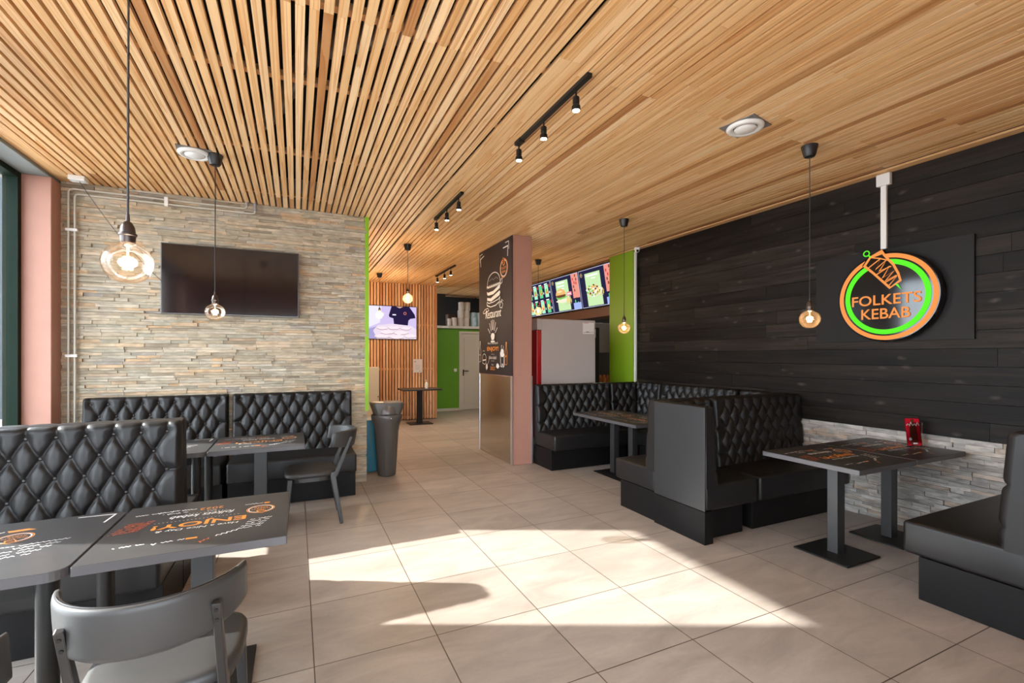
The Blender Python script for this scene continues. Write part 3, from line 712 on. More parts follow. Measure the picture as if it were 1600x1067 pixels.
# red flyer in an acrylic stand
t = thing('table_flyer', 'red flyer with bottle picture standing on the right wall table', 'flyer', (4.655, 2.085, .7405), math.radians(-30))
f = obj('flyer_panel', MB().box(-.058, .058, -.001, .001, .004, .235), mat('flyer_red', (.68, .012, .03), .25), t, rot=(math.radians(-9), 0, 0))
A = Art((0, -.001, 0), (1, 0, 0), (0, 0, 1), .0004); BK = mat('flyer_black', (.02, .008, .01), .3)
for a in ((-.058, .004, -.054, .235), (.054, .004, .058, .235), (-.058, .004, .058, .008), (-.058, .230, .058, .235)): A.rect(*a, BK)
A.poly([(-.012, .225), (.012, .225), (.014, .19), (.028, .15), (.030, .03), (.024, .01), (-.024, .01), (-.030, .03), (-.028, .15), (-.014, .19)], mat('flyer_bottle', (.16, .03, .02), .25))
A.scrib(-.05, .168, .10, .028, CHALK, .006, 5); A.disc(-.03, .06, .012, CHALK); A.rect(-.012, .018, .022, .03, CHALK); A.scrib(-.02, .09, .045, .02, BK, .004, 6)
A.build('print', f)
obj('acrylic_stand', MB().box(-.06, .06, .003, .006, .0, .20).box(-.06, .06, -.02, .055, 0, .003), glass('acrylic', (.95, .95, .95), .8), t)

# ================================================================ CHAIRS
def make_chair(label, loc, rz):
    t = thing('dining_chair', label, 'chair', loc, rz, 'black leather dining chairs'); WD = mat('chair_black_wood', (.012, .0115, .012), .35, spec=.6, bump=(40, .1, .0008))
    # seat: shield shape, wider at the front
    pts = []
    for i in range(40):
        a = 2*PI*i/40; c, s = math.cos(a), math.sin(a); e = .55
        x = math.copysign(abs(c)**e, c)*(.225 + .012*s); y = math.copysign(abs(s)**e, s)*.215; pts.append((x, y))
    rings = [(.94, .432), (1., .440), (1.0, .462), (.97, .474), (.88, .482), (.5, .487)]
    mb = MB(); vs = []
    for k, z in rings: vs += [(x*k, y*k, z) for x, y in pts]
    n = 40; fs = [(r*n + i, r*n + (i+1) % n, (r+1)*n + (i+1) % n, (r+1)*n + i) for r in range(5) for i in range(n)] + [tuple(range(n))[::-1], tuple(range(5*n, 6*n))]
    mb.add(vs, fs); obj('seat', mb, CHLEATHER, t, smooth='all')
    obj('seat_frame', MB().prism([(x*.90, y*.88) for x, y in pts], .392, .432), WD, t, bevel=.003, seg=1)
    for sx in (-1, 1):
        obj('leg', MB().bar((sx*.19, .165, .43), (sx*.205, .20, 0), .040, .040, w2=.026, d2=.026), WD, t, bevel=.004)
        obj('leg', MB().bar((sx*.178, -.175, .46), (sx*.205, -.25, 0), .026, .050, w2=.024, d2=.028), WD, t, bevel=.004)
        p = obj('back_post', MB().bar((sx*.180, -.196, .42), (sx*.178, -.336, .765), .026, .040, w2=.024, d2=.022), WD, t, bevel=.004)
        obj('bolt', MB().tube([(sx*.178, -.330, .742), (sx*.178, -.3415, .739)], .0055, 10), BLACKM, p)
        obj('bolt', MB().tube([(sx*.178, -.314, .705), (sx*.178, -.3275, .702)], .0055, 10), BLACKM, p)
    # curved padded backrest
    nu, nv = 40, 14; vs = []; fs = []
    for i in range(nu + 1):
        u = -1 + 2*i/nu; x = .238*math.sin(u*1.25)/math.sin(1.25)
        y = -.375 + .205*abs(u)**2.1 ; hh = .080*(1 - .22*abs(u)**3) ; th = .017*(1 - .35*abs(u)**6)
        ny = math.atan2(.43*u, .5); 
        for j in range(nv):
            a = 2*PI*j/nv; ca, sa = math.cos(a), math.sin(a)
            dn = math.copysign(abs(ca)**.6, ca)*th; dz = math.copysign(abs(sa)**.35, sa)*hh
            vs.append((x - dn*math.sin(ny)*1., y + dn*math.cos(ny) - dz*.16, .742 + dz + .012*abs(u)**2))
    for i in range(nu):
        for j in range(nv): fs.append((i*nv + j, i*nv + (j+1) % nv, (i+1)*nv + (j+1) % nv, (i+1)*nv + j))
    fs += [tuple(range(nv)), tuple(nu*nv + j for j in range(nv))[::-1]]
    b = obj('backrest', MB().add(vs, fs), CHLEATHER, t, smooth='all')
    P = []
    for i in range(3, nu - 2):
        u = -1 + 2*i/nu; x = .238*math.sin(u*1.25)/math.sin(1.25); y = -.375 + .205*abs(u)**2.1; P.append((x, y - .012, .742 + .0805*(1 - .22*abs(u)**3) + .012*u*u))
    obj('piping', MB().tube(P, .0016, 6), BUTTON, b)
    return t
ch = make_chair('black chair seen from behind at the lower left table', (-.395, 1.965, 0), 0)
dup(ch, 'black chair at the bottom left corner, only its seat showing', (-.895, 1.73, 0), math.radians(3))
dup(ch, 'black chair drawn up to the end of the stone wall table', (.115, 4.595, 0), PI/2)

# ================================================================ PENDANTS
def pendant(label, x, y, zb, r=.074, cz=ZC, pw=5., gl=None):
    t = thing('pendant_lamp', label, 'lamp', (x, y, cz), 0, 'bare bulb pendant lamps'); d = zb - cz
    obj('canopy', MB().lathe([(.008, -.088), (.036, -.085), (.042, -.075), (.058, -.008), (.058, 0)], n=28), PLAST, t, smooth=True)
    obj('cord', MB().tube([(0, 0, -.085), (.002, 0, -.3), (0, 0, d + .17)], .0035, 8), mat('cord_grey', (.03, .03, .03), .7), t)
    obj('socket', MB().lathe([(.0, .07), (.021, .07), (.023, .095), (.026, .097), (.026, .103), (.022, .106), (.020, .125), (.012, .142), (.006, .146), (.005, .17), (0, .17)], (0, 0, d), 20, cap=False), SOCKET, t, smooth=True)
    pr = [(0, -.066), (.35, -.063), (.62, -.054), (.85, -.034), (.97, -.010), (1., .005), (.95, .026), (.80, .045), (.55, .058), (.36, .066), (.27, .078), (.25, .09)]
    b = obj('bulb', MB().lathe([(q*r, z*r/.074) for q, z in pr], (0, 0, d), 32, cap=False), gl or BULBA, t, smooth='all')
    mb = MB()
    for k in range(6):
        a = k*PI/3; mb.tube([(.012*math.cos(a), .012*math.sin(a), d - .020), (.012*math.cos(a), .012*math.sin(a), d + .024)], .0028, 5)
    obj('filament', mb, FIL, b)
    obj('stem', MB().tube([(0, 0, d + .02), (0, 0, d + .09)], .004, 8), mat('stem_glass', (.7, .6, .5), .2), b)
    light('bulb_light', 'POINT', (0, 0, d), pw, (1., .84, .66), t, .03)
    return t
pendant('large pendant bulb nearest the camera at upper left', -.525, 2.0, 1.812, gl=BULBG)
pendant('pendant bulb hanging in front of the wall television', -.603, 4.454, 1.845, gl=BULBG)
pendant('pendant bulb in front of the dark plank wall beside the round sign', 3.632, 2.307, 1.775)
pendant('pendant bulb in front of the green panel', 3.579, 4.503, 1.82)
pendant('pendant bulb hanging above and right of the hall screen', 1.49, 6.868, 2.33, pw=30)
pendant('pendant bulb in front of the lit menu boards', 3.763, 7.035, 2.245, pw=16)
pendant('farthest pendant bulb in front of the hall screen', 1.505, 9.531, 2.30, pw=55)

# track spots
def track(label, x, y0, y1, spots, cz=ZC, pw=12):
    t = thing('track_light', label, 'track light', (x, (y0 + y1)/2, cz), 0, 'black ceiling track lights'); h = (y1 - y0)/2
    obj('rail', MB().box(-.017, .017, -h, h, -.024, 0).box(-.022, .022, h - .09, h, -.030, -.001), BLACKM, t)
    for s in spots:
        y = s - (y0 + y1)/2
        p = obj('spot_head', MB().lathe([(.026, -.152), (.028, -.150), (.026, -.125), (.019, -.118), (.019, -.112), (.021, -.110), (.021, -.075), (.018, -.070), (.006, -.068), (.006, -.024)], (0, y, 0), 18), BLACKM, t, smooth=True)
        obj('lamp_face', MB().lathe([(.0, -.1535), (.022, -.1535), (.022, -.152)], (0, y, 0), 16, cap=False), SPOTL, p)
        light('spot_light', 'SPOT', (0, y, -.17), pw, (1., .88, .72), t, .02, spot=1.5)
track('three-spot ceiling track nearest the camera', 1.535, 2.24, 3.215, (2.385, 2.79, 3.18))
track('three-spot ceiling track in the middle of the room', 1.50, 4.41, 5.39, (4.52, 4.93, 5.35), pw=16)
track('farthest three-spot ceiling track near the hall', 2.60, 8.05, 9.30, (8.3, 8.7, 9.2), pw=45)

# ceiling ventilation valves
def vent(label, x, y, r, ang):
    t = thing('ceiling_vent', label, 'vent', (x, y, ZC), ang, 'round white ceiling vents')
    obj('backing_plate', MB().box(-r*1.0, r*1.0, -r*1.0, r*1.0, -.006, -.001), mat('vent_plate', (.18, .17, .16), .6), t)
    obj('outer_ring', MB().lathe([(r*.62, -.012), (r*.72, -.028), (r*.92, -.026), (r, -.012), (r*.98, -.006)], n=40, cap=False), WHITE, t, smooth='all')
    obj('dark_gap', MB().lathe([(.0, -.008), (r*.66, -.008)], n=32, cap=False), DARK, t)
    obj('valve_disc', MB().lathe([(0, -.040), (r*.40, -.038), (r*.56, -.028), (r*.60, -.020), (r*.3, -.010), (0, -.010)], n=36, cap=False), WHITE, t, smooth='all')
vent('round white ceiling vent above the right booth', 2.90, 2.30, .125, .2)
vent('round white ceiling vent beside the television pendant', -.745, 4.47, .118, .1)

# ================================================================ LEFT WALL ITEMS
t = thing('television', 'large switched-off black television on the stone wall', 'television', (-.599, 5.66, 2.264))
obj('housing', MB().box(-.623, .623, -.02, .03, -.355, .355), mat('tv_case', (.10, .10, .10), .35, metal=.5), t, bevel=.003)
obj('screen', MB().box(-.613, .613, -.0225, -.0201, -.343, .345), mat('tv_glass', (.010, .006, .006), .09, spec=.6), t)
obj('wall_bracket', MB().box(-.2, .2, .03, .045, -.15, .15), BLACKM, t)
t = thing('heating_pipes', 'pair of thin pale pipes running around the stone wall corner', 'pipes', (0, 0, 0))
for (x, zt, xe) in ((-1.935, 3.058, -.480), (-1.889, 3.012, -.402)):
    obj('pipe', MB().tube([(x, 5.685, .0), (x, 5.685, zt - .03), (x + .008, 5.685, zt - .008), (x + .03, 5.685, zt), (xe - .03, 5.685, zt), (xe - .008, 5.685, zt + .008), (xe, 5.685, zt + .03), (xe, 5.685, ZC)], .0085, 10), PIPE, t, smooth=True)
    obj('pipe_insulation', MB().tube([(xe, 5.685, zt + .03), (xe, 5.685, ZC - .001)], .015, 10), mat('foil_wrap', (.35, .35, .36), .4, metal=.5, bump=(120, .6, .003)), t, smooth=True)
for z in (2.66, 1.48): obj('pipe_clip', MB().box(-1.955, -1.870, 5.672, 5.705, z, z + .025), WHITE, t)
obj('pipe_clip', MB().box(-1.20, -1.17, 5.672, 5.705, 2.99, 3.08), WHITE, t)
t = thing('junction_box', 'white junction box with black cable at the ceiling corner', 'junction box', (-1.81, 5.52, ZC))
obj('box_body', MB().box(-.06, .06, -.05, .05, -.045, -.001), WHITE, t, bevel=.006)
P = []
for i in range(15):
    u = i/14; P.append((-1.795 + .60*u, 5.50 + .14*u, 3.08 - .87*u + .0 - .10*math.sin(PI*u)*.6))
tag(obj('tv_cable', MB().tube(P, .003, 6), PLAST), 'thin black cable drooping from the junction box to the television', 'cable')

# ================================================================ BIN, TEAL BOX
t = thing('trash_bin', 'tall grey plastic swing-lid bin at the stone wall end', 'trash bin', (1.025, 5.93, 0)); BIN = mat('bin_plastic', (.085, .075, .068), .38, bump=(300, .1, .0008))
obj('bin_body', MB().lathe([(.098, 0), (.108, .008), (.112, .03), (.143, .55), (.147, .56), (.155, .62), (.185, .70), (.19, .75), (.185, .76), (.17, .76), (.165, .70)], n=40, cap=False), BIN, t, smooth=True)
obj('body_floor', MB().lathe([(.0, .004), (.105, .004)], n=32, cap=False), BIN, t)
mb = MB()
for k in (-2, -1, 0, 1, 2):
    a = -PI/2 + k*.35; mb.tube([(.116*math.cos(a), .116*math.sin(a), .06), (.139*math.cos(a), .139*math.sin(a), .5)], .004, 6)
obj('body_ribs', mb, BIN, t)
# swing lid: a wedge wide at the top, narrow where it drops into the rim, with a dome in the middle
sec = [(-.145, .742), (.145, .742), (.195, .885), (.195, .905), (.17, .915), (-.17, .915), (-.195, .905), (-.195, .885)]
mb = MB(); k = len(sec); ys = [(-.135, .80), (-.115, 1.), (.115, 1.), (.135, .80)]; vs = []
for y, q in ys: vs += [(x*q, y, .84 + (z - .84)*(.75 + .25*q)) for x, z in sec]
mb.add(vs, [(r_*k + i, r_*k + (i+1) % k, (r_+1)*k + (i+1) % k, (r_+1)*k + i) for r_ in range(3) for i in range(k)] + [tuple(range(k))[::-1], tuple(range(3*k, 4*k))])
obj('lid', mb, BIN, t, bevel=.008, seg=2, smooth=True)
mb = MB(); vs = []; n = 28; m_ = 10
for j in range(m_ + 1):
    a = PI/2*j/m_
    vs += [(.14*math.cos(a)*math.cos(2*PI*i/n), .178*math.cos(a)*math.sin(2*PI*i/n), .775 + .155*math.sin(a)) for i in range(n)]
mb.add(vs, [(r_*n + i, r_*n + (i+1) % n, (r_+1)*n + (i+1) % n, (r_+1)*n + i) for r_ in range(m_) for i in range(n)])
obj('lid_dome', mb, mat('bin_flap', (.11, .095, .085), .32), t, smooth='all')
obj('rim_opening', MB().lathe([(0, .70), (.163, .70)], n=32, cap=False), DARK, t)
obj('badge', MB().tube([(.02, -.1895, .725), (.02, -.186, .725)], .006, 10), WHITE, t)
tag(obj('teal_crate', MB().box(.80, .975, 6.17, 6.5, 0, .66), mat('teal_plastic', (.004, .14, .20), .35), bevel=.006), 'teal plastic box behind the grey bin', 'box')

# ================================================================ HALL ITEMS
t = thing('wall_screen', 'lit screen showing a dark polo shirt and flatbreads in the hall', 'screen', (1.965, 10.60, 2.225))
obj('housing', MB().box(-.54, .54, -.01, .04, -.375, .375), PLAST, t)
def P_(n, c, s=1.): return emat('scr_' + n, c, s)
A = Art((-.53, -.0105, -.365), (1, 0, 0), (0, 0, 1), .0006)
A.rect(0, 0, 1.06, .73, P_('lilac', (.62, .52, .80)))
A.poly([(0, .25), (.25, .36), (.28, .73), (0, .73)], P_('paleviolet', (.80, .76, .95))); A.poly([(0, 0), (.22, .0), (.35, .32), (0, .22)], P_('violet', (.38, .34, .62)))
A.poly([(.44, .53), (.50, .73), (.60, .73), (.68, .70), (.76, .73), (.90, .73), (1.02, .56), (1.04, .48), (.92, .46), (.88, .42), (.86, .28), (.56, .28), (.54, .46), (.45, .49)], P_('navy', (.020, .012, .05)))
A.poly([(.60, .73), (.68, .69), (.76, .73)], P_('skin', (.62, .36, .30))); A.rect(.52, .53, .60, .555, P_('white', (.9, .85, .95))); A.disc(.80, .58, .035, P_('badge', (.55, .16, .12))); A.disc(.80, .58, .02, P_('navy', (.02, .012, .05)))
A.poly([(.10, .18), (.20, .30), (.50, .34), (.95, .30), (1.06, .22), (1.06, 0), (.18, 0)], P_('dough', (.78, .66, .78)))
for i, (cx, cy, rx, ry) in enumerate(((.30, .24, .12, .03), (.55, .25, .13, .035), (.82, .24, .12, .03), (.40, .15, .15, .04), (.70, .14, .16, .04), (.30, .06, .16, .04), (.62, .05, .17, .045), (.92, .07, .13, .04))):
    A.blob(cx, cy - .012, rx, ry, P_('crumb', (.42, .26, .26)), i); A.blob(cx, cy, rx, ry, P_('bread', (.88, .76, .82)), i)
A.build('picture', t)
t = thing('bar_table', 'small black pedestal table standing by the slatted hall wall', 'table', (2.44, 10.05, 0))
obj('tabletop', MB().box(-.42, .42, -.30, .30, .735, .765), LAM, t, bevel=.002, seg=1); obj('column', MB().box(-.055, .055, -.05, .05, .012, .735), BLACKM, t); obj('base_plate', MB().box(-.25, .25, -.2, .2, 0, .014), BLACKM, t)
t = thing('pump_bottle', 'white pump bottle on the small hall table', 'bottle', (2.57, 9.98, .7655))
obj('bottle_body', MB().lathe([(0, 0), (.034, 0), (.036, .01), (.036, .10), (.028, .125), (.012, .135), (.012, .145), (0, .145)], n=18, cap=False), WHITE, t, smooth=True)
obj('pump', MB().tube([(0, 0, .145), (0, 0, .185), (-.03, 0, .185)], .006, 8), WHITE, t)
t = thing('wall_notice', 'white paper notice taped on the slatted hall wall', 'notice', (2.54, 10.646, 1.245))
obj('paper_sheet', MB().box(-.105, .105, -.001, .001, -.155, .155), mat('paper', (.72, .68, .70), .7), t)
A = Art((0, -.001, 0), (1, 0, 0), (0, 0, 1), .001)
for k in range(4): A.scrib(-.07, .01 - .03*k, .12, .012, mat('ink', (.2, .2, .22), .7), .003, 80 + k)
A.rect(.04, -.13, .06, -.11, mat('ink', (.2, .2, .22), .7)); A.disc(-.06, .10, .015, mat('ink', (.2, .2, .22), .7)); A.build('print', t)
t = thing('wall_cabinet', 'low white cabinet against the slatted wall behind the bin', 'cabinet', (1.36, 10.6, 0))
obj('cabinet_body', MB().box(-.24, .26, -.30, .045, .0, 1.235), HALLW, t, bevel=.004); obj('cabinet_door', MB().box(-.23, .25, -.315, -.301, .04, 1.225), DOORW, t, bevel=.003)
obj('lock', MB().tube([(.235, -.315, .60), (.235, -.33, .60)], .012, 12), BLACKM, t)

# ================================================================ KITCHEN SIDE
struct('trim_7', MB().box(4.98, 5.4, 6.36, 12.0, 2.19, 2.355), mat('brown_soffit', (.16, .085, .06), .6))
xb, zb_, xt, zt_ = 4.965, 2.372, 4.842, 3.088
up = Vector((xt - xb, 0, zt_ - zb_)); HM = up.length; up.normalize(); nrm = Vector((0, -1, 0)).cross(up)
def board(label, y_left, y_right, draw):
    t = thing('menu_board', label, 'screen', (xb, y_left, zb_), 0, 'lit menu boards above the counter'); w = y_left - y_right
    M = Matrix(((0, nrm.x*-1, up.x, 0), (-1, 0, 0, 0), (0, -nrm.z, up.z, 0), (0, 0, 0, 1)))   # local x->-Y, y->-n, z->up
    obj('housing', MB().box(.002, w - .002, .004, .035, 0, HM).xf(M), PLAST, t)
    obj('bracket', MB().box(.1, w - .1, .035, .06, HM - .2, HM - .1).xf(M), BLACKM, t)
    A = Art((0, 0, 0), (0, -1, 0), tuple(up), .001); b = .014
    A.rect(b, b, w - b, HM - b, P_('edge', (.62, .66, .90))); draw(A, w, HM, b + .008); A.build('picture', t)
NV = P_('menunavy', (.020, .018, .055), 1.); GP = P_('menugreen', (.56, .78, .42)); PK = P_('menupink', (.80, .30, .24)); LB = P_('menublue', (.36, .45, .85)); WH = P_('menuwhite', (.95, .97, .95)); YL = P_('menuyellow', (.85, .68, .20)); BR = P_('menubun', (.80, .46, .16)); DB = P_('menumeat', (.16, .06, .03)); GG = P_('menulettuce', (.20, .55, .12)); RD = P_('menured', (.65, .05, .05)); GO = P_('menugold', (.55, .42, .14)); G2 = P_('menugreen_deep', (.12, .62, .26))
def deco(A, w, h, b):
    A.rect(b, b, w - b, h - b, NV); A.ring(.095, h - .10, .030, .038, GO); A.disc(.095, h - .10, .016, GO)
    A.rect(.76*w, .33*h, w - b, h - b, PK); A.rect(.74*w, b, w - b, .20*h, LB)
    for (x, y) in ((.79, .80), (.88, .88), (.83, .70), (.90, .78), (.80, .60), (.89, .68), (.82, .50)): A.rect(x*w, y*h, x*w + .035, y*h + .05, DB if (x*100) % 2 < 1 else RD)
    for k in range(5): A.rect(.76*w + k*.045, .20*h, .76*w + .03 + k*.045, (.22 + .06*(k % 3))*h, G2 if k % 2 else NV)
    A.rect(.20*w, b + .012, .64*w, h - .09, GP)
def draw_burger(A, w, h, b):
    deco(A, w, h, b); A.rect(.25*w, .80*h, .52*w, .84*h, WH); A.rect(.25*w, .71*h, .50*w, .745*h, WH); A.rect(.40*w, .64*h, .50*w, .66*h, WH)
    A.blob(.36*w, .32*h, .20*w, .055*h, P_('fat', (.85, .80, .60)), 2); A.blob(.34*w, .42*h, .19*w, .05*h, GG, 4); A.blob(.34*w, .46*h, .18*w, .045*h, DB, 1)
    A.poly([(.34*w + .18*w*math.cos(a), .49*h + .17*h*max(0, math.sin(a))**.9) for a in [PI*i/14 for i in range(15)]], BR); A.blob(.31*w, .585*h, .10*w, .03*h, P_('bunlight', (.93, .70, .38)), 3)
    for k in range(14): A.line([((.50 + .015*k)*w, (.20 + .05*(k % 3))*h), ((.54 + .012*k)*w, (.30 + .04*(k % 4))*h)], .014, YL if k % 3 else BR)
    A.rect(.56*w, .43*h, .73*w, .53*h, P_('tagpink', (.85, .28, .36))); A.rect(.58*w, .465*h, .71*w, .49*h, WH)
def draw_kebab(A, w, h, b):
    deco(A, w, h, b); A.rect(.24*w, .79*h, .58*w, .83*h, WH); A.rect(.38*w, .72*h, .50*w, .745*h, WH)
    A.blob(.42*w, .40*h, .23*w, .13*h, P_('plate', (.80, .80, .70)), 8)
    for k in range(46):
        R = random.Random(k); a = R.random()*6.28; q = R.random()**.5; A.blob((.40 + .19*q*math.cos(a))*w, (.43 + .13*q*math.sin(a))*h, .028*w, .026*h, (GG, YL, DB, BR, WH, GG)[k % 6], k)
    for k in range(14): A.line([((.46 + .018*k)*w, (.27 + .04*(k % 3))*h), ((.52 + .014*k)*w, (.36 + .05*(k % 3))*h)], .014, YL if k % 3 else BR)
def draw_grid(A, w, h, b):
    A.rect(b, b, w - b, h - b, NV)
    for i in range(4):
        for j in range(2):
            x = .04*w + i*.245*w; y = .06*h + j*.46*h
            A.rect(x, y + .0, x + .14*w, y + .36*h, G2 if (i + j) % 2 else P_('mint', (.40, .85, .60))); A.rect(x, y + .37*h, x + .12*w, y + .40*h, WH)
            A.blob(x + .07*w, y + .17*h, .055*w, .09*h, BR, i*3 + j); A.blob(x + .065*w, y + .20*h, .035*w, .05*h, GG if j else YL, i + j); A.blob(x + .085*w, y + .13*h, .02*w, .03*h, RD, i)
            A.rect(x + .165*w, y + .28*h, x + .20*w, y + .36*h, RD); A.rect(x + .17*w, y + .10*h, x + .195*w, y + .16*h, WH)
board('lit menu board with a salad and fries, next to the green panel', 7.475, 6.405, draw_kebab)
board('lit menu board with a burger in the middle of the row', 8.545, 7.48, draw_burger)
board('lit menu board with small dishes in a grid beside the pillar', 9.615, 8.55, draw_grid)
struct('wall_green_panel', MB().box(4.745, 4.866, 5.75, 6.35, 0, ZC - .002), mat('olive_lime_paint', (.175, .31, .008), .5))
tag(obj('cable_trunking', MB().box(4.762, 4.792, 5.722, 5.748, 1.05, ZC - .0305), WHITE), 'white vertical cable trunking between green panel and dark wall', 'trunking')
t = thing('security_camera', 'white dome security camera at the ceiling above the trunking', 'camera', (4.70, 5.60, ZC - .03))
obj('camera_base', MB().lathe([(.045, .029), (.048, .01), (.045, 0)], n=24), WHITE, t, smooth=True)
obj('camera_body', MB().lathe([(0, -.045), (.02, -.042), (.038, -.02), (.042, 0)], n=24, cap=False), WHITE, t, smooth='all')
obj('camera_lens', MB().tube([(-.02, -.03, -.02), (-.03, -.042, -.03)], .016, 14), BLACKM, t)
# drinks fridge seen from its side
t = thing('drinks_fridge', 'tall drinks fridge with pale grey side and red front', 'fridge', (3.19, 5.86, 0))
obj('fridge_body', MB().box(0, .93, 0, .66, .05, 2.02), mat('fridge_side', (.46, .41, .385), .45), t, bevel=.012, seg=3)
for a, b in ((1.86, 2.02), (.05, .30)): obj('front_frame', MB().box(-.075, -.001, .0, .66, a, b), mat('fridge_front_grey', (.5, .47, .46), .4), t, bevel=.006)
obj('fridge_door', MB().box(-.075, -.001, .005, .655, .305, 1.855), mat('fridge_red', (.42, .008, .015), .3), t, bevel=.006)
s = obj('energy_label', MB().box(.70, .90, -.0035, -.001, 1.815, 1.985), mat('label_white', (.78, .74, .70), .5), t)
A = Art((.70, -.0035, 1.815), (1, 0, 0), (0, 0, 1), .0006)
for k, (x, h) in enumerate(((.012, .008), (.022, .008), (.048, .014), (.062, .016), (.074, .018), (.086, .016), (.098, .022), (.120, .012), (.145, .012), (.172, .016))): A.rect(x, .018, x + .008, .018 + h, mat('label_ink', (.02, .02, .02), .5))
A.rect(.01, .158, .10, .166, mat('label_red', (.6, .15, .12), .5)); A.build('print', s)
obj('foot', MB().box(.03, .09, .03, .09, 0, .05).box(.84, .90, .03, .09, 0, .05).box(.03, .09, .57, .63, 0, .05).box(.84, .90, .57, .63, 0, .05), PLAST, t)
t = thing('drinks_fridge', 'black drinks fridge with green claw marks behind the grey fridge', 'fridge', (4.42, 6.64, 0))
obj('fridge_body', MB().box(-.35, .33, 0, .6, 0, 1.97), mat('fridge_black', (.010, .010, .010), .35), t, bevel=.006)
A = Art((0, -.002, 0), (1, 0, 0), (0, 0, 1), .001); MG = mat('claw_green', (.14, .45, .02), .4)
for dx in (-.10, .0, .10): A.poly([(dx + .02, 1.50), (dx + .055, 1.53), (dx + .048, 1.40), (dx + .062, 1.24), (dx + .045, 1.12), (dx + .035, 1.28), (dx + .03, 1.42)], MG)
A.text('TER', .02, .92, .14, .055, CHALK); A.rect(.12, 1.88, .25, 1.94, WHITE); A.rect(.17, 1.80, .25, 1.87, WHITE); A.build('print', t)
tag(obj('steel_hood', MB().box(4.95, 5.9, 7.6, 8.6, 1.55, 2.13), mat('hood_grey', (.30, .28, .27), .4), bevel=.004), 'grey steel kitchen hood seen left of the green panel', 'hood')
t = thing('kitchen_counter', 'dark kitchen counter behind the far booth', 'counter', (5.4, 7.4, 0)); obj('counter_body', MB().box(-.3, .5, -.5, 2.5, 0, .88), DARK, t); obj('worktop', MB().box(-.32, .52, -.52, 2.52, .88, .92), STEEL, t)
tag(obj('bottle_tray', MB().box(5.04, 5.31, 6.93, 7.28, .921, .94), BLACKM), 'black tray under the amber bottles beside the green panel', 'tray')
for i in range(3):
    for k in range(2):
        o = obj('sauce_bottle', MB().lathe([(0, 0), (.035, 0), (.037, .01), (.037, .14), (.02, .16), (.02, .19), (0, .19)], n=14, cap=False), mat('amber', (.45, .14, .03), .25), loc=(5.09 + .085*i, 6.98 + .1*k, .941), smooth=True)
        tag(o, 'amber bottle on the kitchen tray beside the green panel', 'bottle', 'amber bottles on the kitchen tray')
for (x, y, z, lb) in ((6.6, 8.4, 2.9, 'square fill light added over the kitchen behind the menu boards'), (4.95, 10.2, 3.12, 'square fill light added in the hall, hidden behind the pillar')):
    t = thing('fill_light_panel', lb, 'fill light', (x, y, z)); obj('light_frame', MB().box(-.31, .31, -.31, .31, 0, .008), WHITE, t); obj('diffuser', MB().box(-.29, .29, -.29, .29, -.004, 0), emat('fill_panel_glow', (1., .93, .84), 22), t)  # glowing panels added out of view to brighten the hall and kitchen
# ================================================================ ROUND SIGN
t = thing('sign_backboard', 'matte black rectangular board behind the round sign', 'board', (4.80, 2.372, 2.032))
obj('board_panel', MB().box(-.006, .0175, -.608, .608, -.408, .418), mat('board_black', (.012, .011, .0108), .55, spec=.22), t, bevel=.001, seg=1)
mb = MB()
for y in (-.585, .585):
    for z in (-.385, .395): mb.tube([(-.006, y, z), (-.009, y, z)], .006, 10)
obj('board_screw', mb, BLACKM, t)
t = thing('round_light_sign', 'round lit restaurant sign with kebab logo on the dark wall', 'sign', (4.70, 2.32, 2.01))
mb = MB().lathe([(.0, 0), (.385, 0), (.392, .006), (.392, .080), (.385, .084), (0, .084)], n=72, cap=False).xf(Matrix.Rotation(PI/2, 4, 'Y'))
obj('sign_drum', mb, mat('sign_gloss_black', (.006, .006, .007), .08, spec=.5), t, smooth=True)
SO = emat('sign_orange', (1., .33, .085), .92); SG = emat('sign_green', (.13, 1., .035), .88); GB = MATS['sign_gloss_black']
A = Art((0, -.0, 0), (0, -1, 0), (0, 0, 1), .0015); A.step = .0003
A.ring(0, 0, .342, .378, SO, n=80); A.ring(0, 0, .286, .328, SG, n=80)
body = [(-.024, .401), (-.118, .368), (-.165, .298), (-.095, .225), (.035, .075), (.113, .13), (.096, .195), (.06, .276), (.031, .314), (-.009, .372)]
cx0 = sum(p[0] for p in body)/10; cy0 = sum(p[1] for p in body)/10
# dark backing plate under the kebab (sticks out above the disc)
Bm = MB().prism([(cx0 + (x - cx0)*1.13, cy0 + (y - cy0)*1.13) for x, y in body][::-1], -.05, .0022)
Bm.xf(Matrix(((0, 0, -1, 0), (-1, 0, 0, 0), (0, 1, 0, 0), (0, 0, 0, 1))))
obj('kebab_plate', Bm, GB, t)
A.k = .0028
A.line(body, .019, SO, closed=True)
for z in ([(-.135, .275), (-.035, .345), (-.075, .255), (.01, .325), (-.045, .235), (.045, .262)], [(-.07, .205), (.03, .262), (-.02, .170), (.062, .215), (.0, .140), (.085, .178)], [(.0, .128), (.088, .170), (.03, .098)]): A.line(z, .009, SO)
A.line([(-.118, .368), (-.04, .345), (.031, .314)], .010, SO)
A.ring(-.148, .408, .018, .028, SG); A.line([(-.130, .388), (-.112, .366)], .012, SG); A.poly([(.07, .105), (.098, .098), (.122, .048)], SG)
A.text('FOLKETS', -.268, -.068, .530, .092, SO, bold=.012); A.text('KEBAB', -.19, -.190, .375, .092, SO, bold=.012)
A.build('lit_face', t)
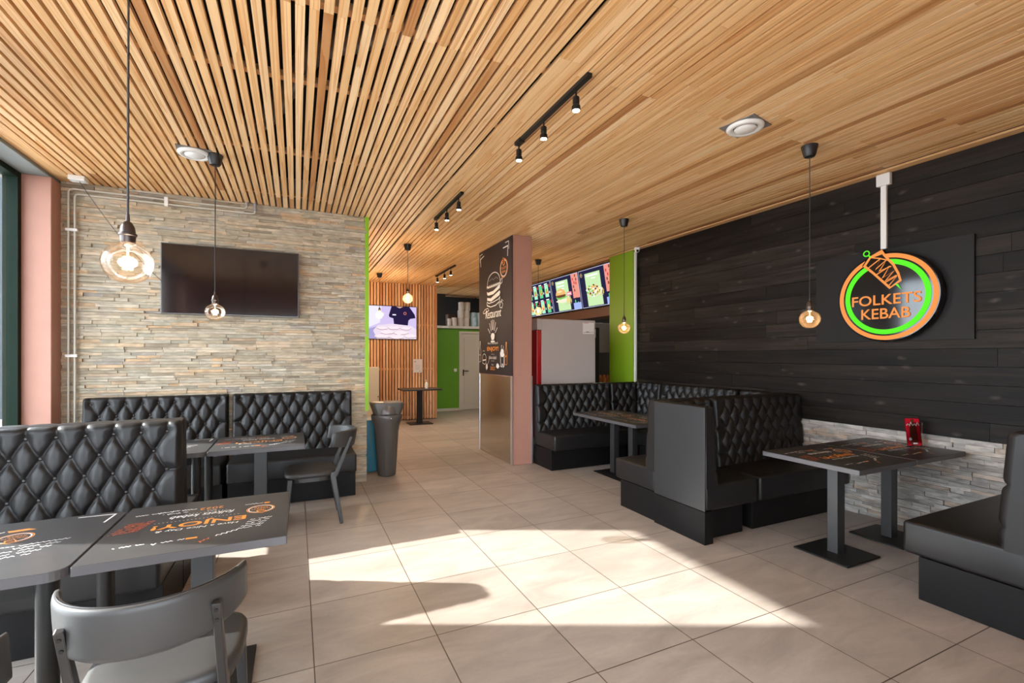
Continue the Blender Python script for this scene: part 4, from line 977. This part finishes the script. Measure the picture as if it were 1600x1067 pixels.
mb = MB().tube([(.03, .148, .408), (-.0, .148, .408)], .004, 6); obj('skewer_mount', mb, GB, t)
obj('mount_bracket', MB().box(.084, .093, -.1, .1, -.1, .1), BLACKM, t)
t = thing('sign_conduit', 'white cable conduit running from the ceiling down to the sign', 'conduit', (4.80, 2.38, 0))
obj('conduit_tube', MB().box(-.012, .012, -.022, .022, 2.453, 3.04), WHITE, t); obj('conduit_box', MB().box(-.030, .012, -.058, .05, 3.02, 3.125), WHITE, t, bevel=.004)

t = thing('office_building', 'pale blue building outside the left window', 'building', (-7.5, 16, -.12))
obj('facade', MB().box(-4, 3.5, 0, 6, 0, 7.5), mat('facade_blue_grey', (.052, .066, .075), .5, spec=.3), t)
for i in range(6):
    for k in range(3): obj('window', MB().box(-3.6 + i*1.2, -2.9 + i*1.2, -.03, 0, .9 + k*2.3, 2.4 + k*2.3), mat('facade_glass', (.03, .04, .05), .1), t)
# ================================================================ CAMERA, SUN, SKY
cam = bpy.data.cameras.new('camera'); cam.sensor_width = 36; cam.lens = 725.2/1600*36; cam.shift_y = (554.4 - 533.5)/1600; cam.clip_end = 200
co = bpy.data.objects.new('camera', cam); C.objects.link(co); co.location = (0, 0, 1.5); co.rotation_euler = (PI/2, 0, -.4347); sc.camera = co
d = Vector((1.76, -.83, -1.088)); s = light('sun', 'SUN', (0, 0, 10), 18., (1., .95, .88), size=.012); s.rotation_euler = d.to_track_quat('-Z', 'Y').to_euler()
w = bpy.data.worlds.new('sky'); sc.world = w; w.use_nodes = True; b = w.node_tree.nodes['Background']; b.inputs[0].default_value = (.86, .93, 1., 1); b.inputs[1].default_value = 12.5
sc.view_settings.view_transform = 'Standard'; sc.view_settings.look = 'None'; sc.view_settings.gamma = 1; sc.view_settings.exposure = 0.2; sc.view_settings.use_curve_mapping = False
sc.cycles.use_denoising = True; sc.cycles.max_bounces = 10; sc.cycles.diffuse_bounces = 6; sc.cycles.transparent_max_bounces = 12; sc.cycles.sample_clamp_indirect = 8
sc.cycles.caustics_reflective = False; sc.cycles.caustics_refractive = False
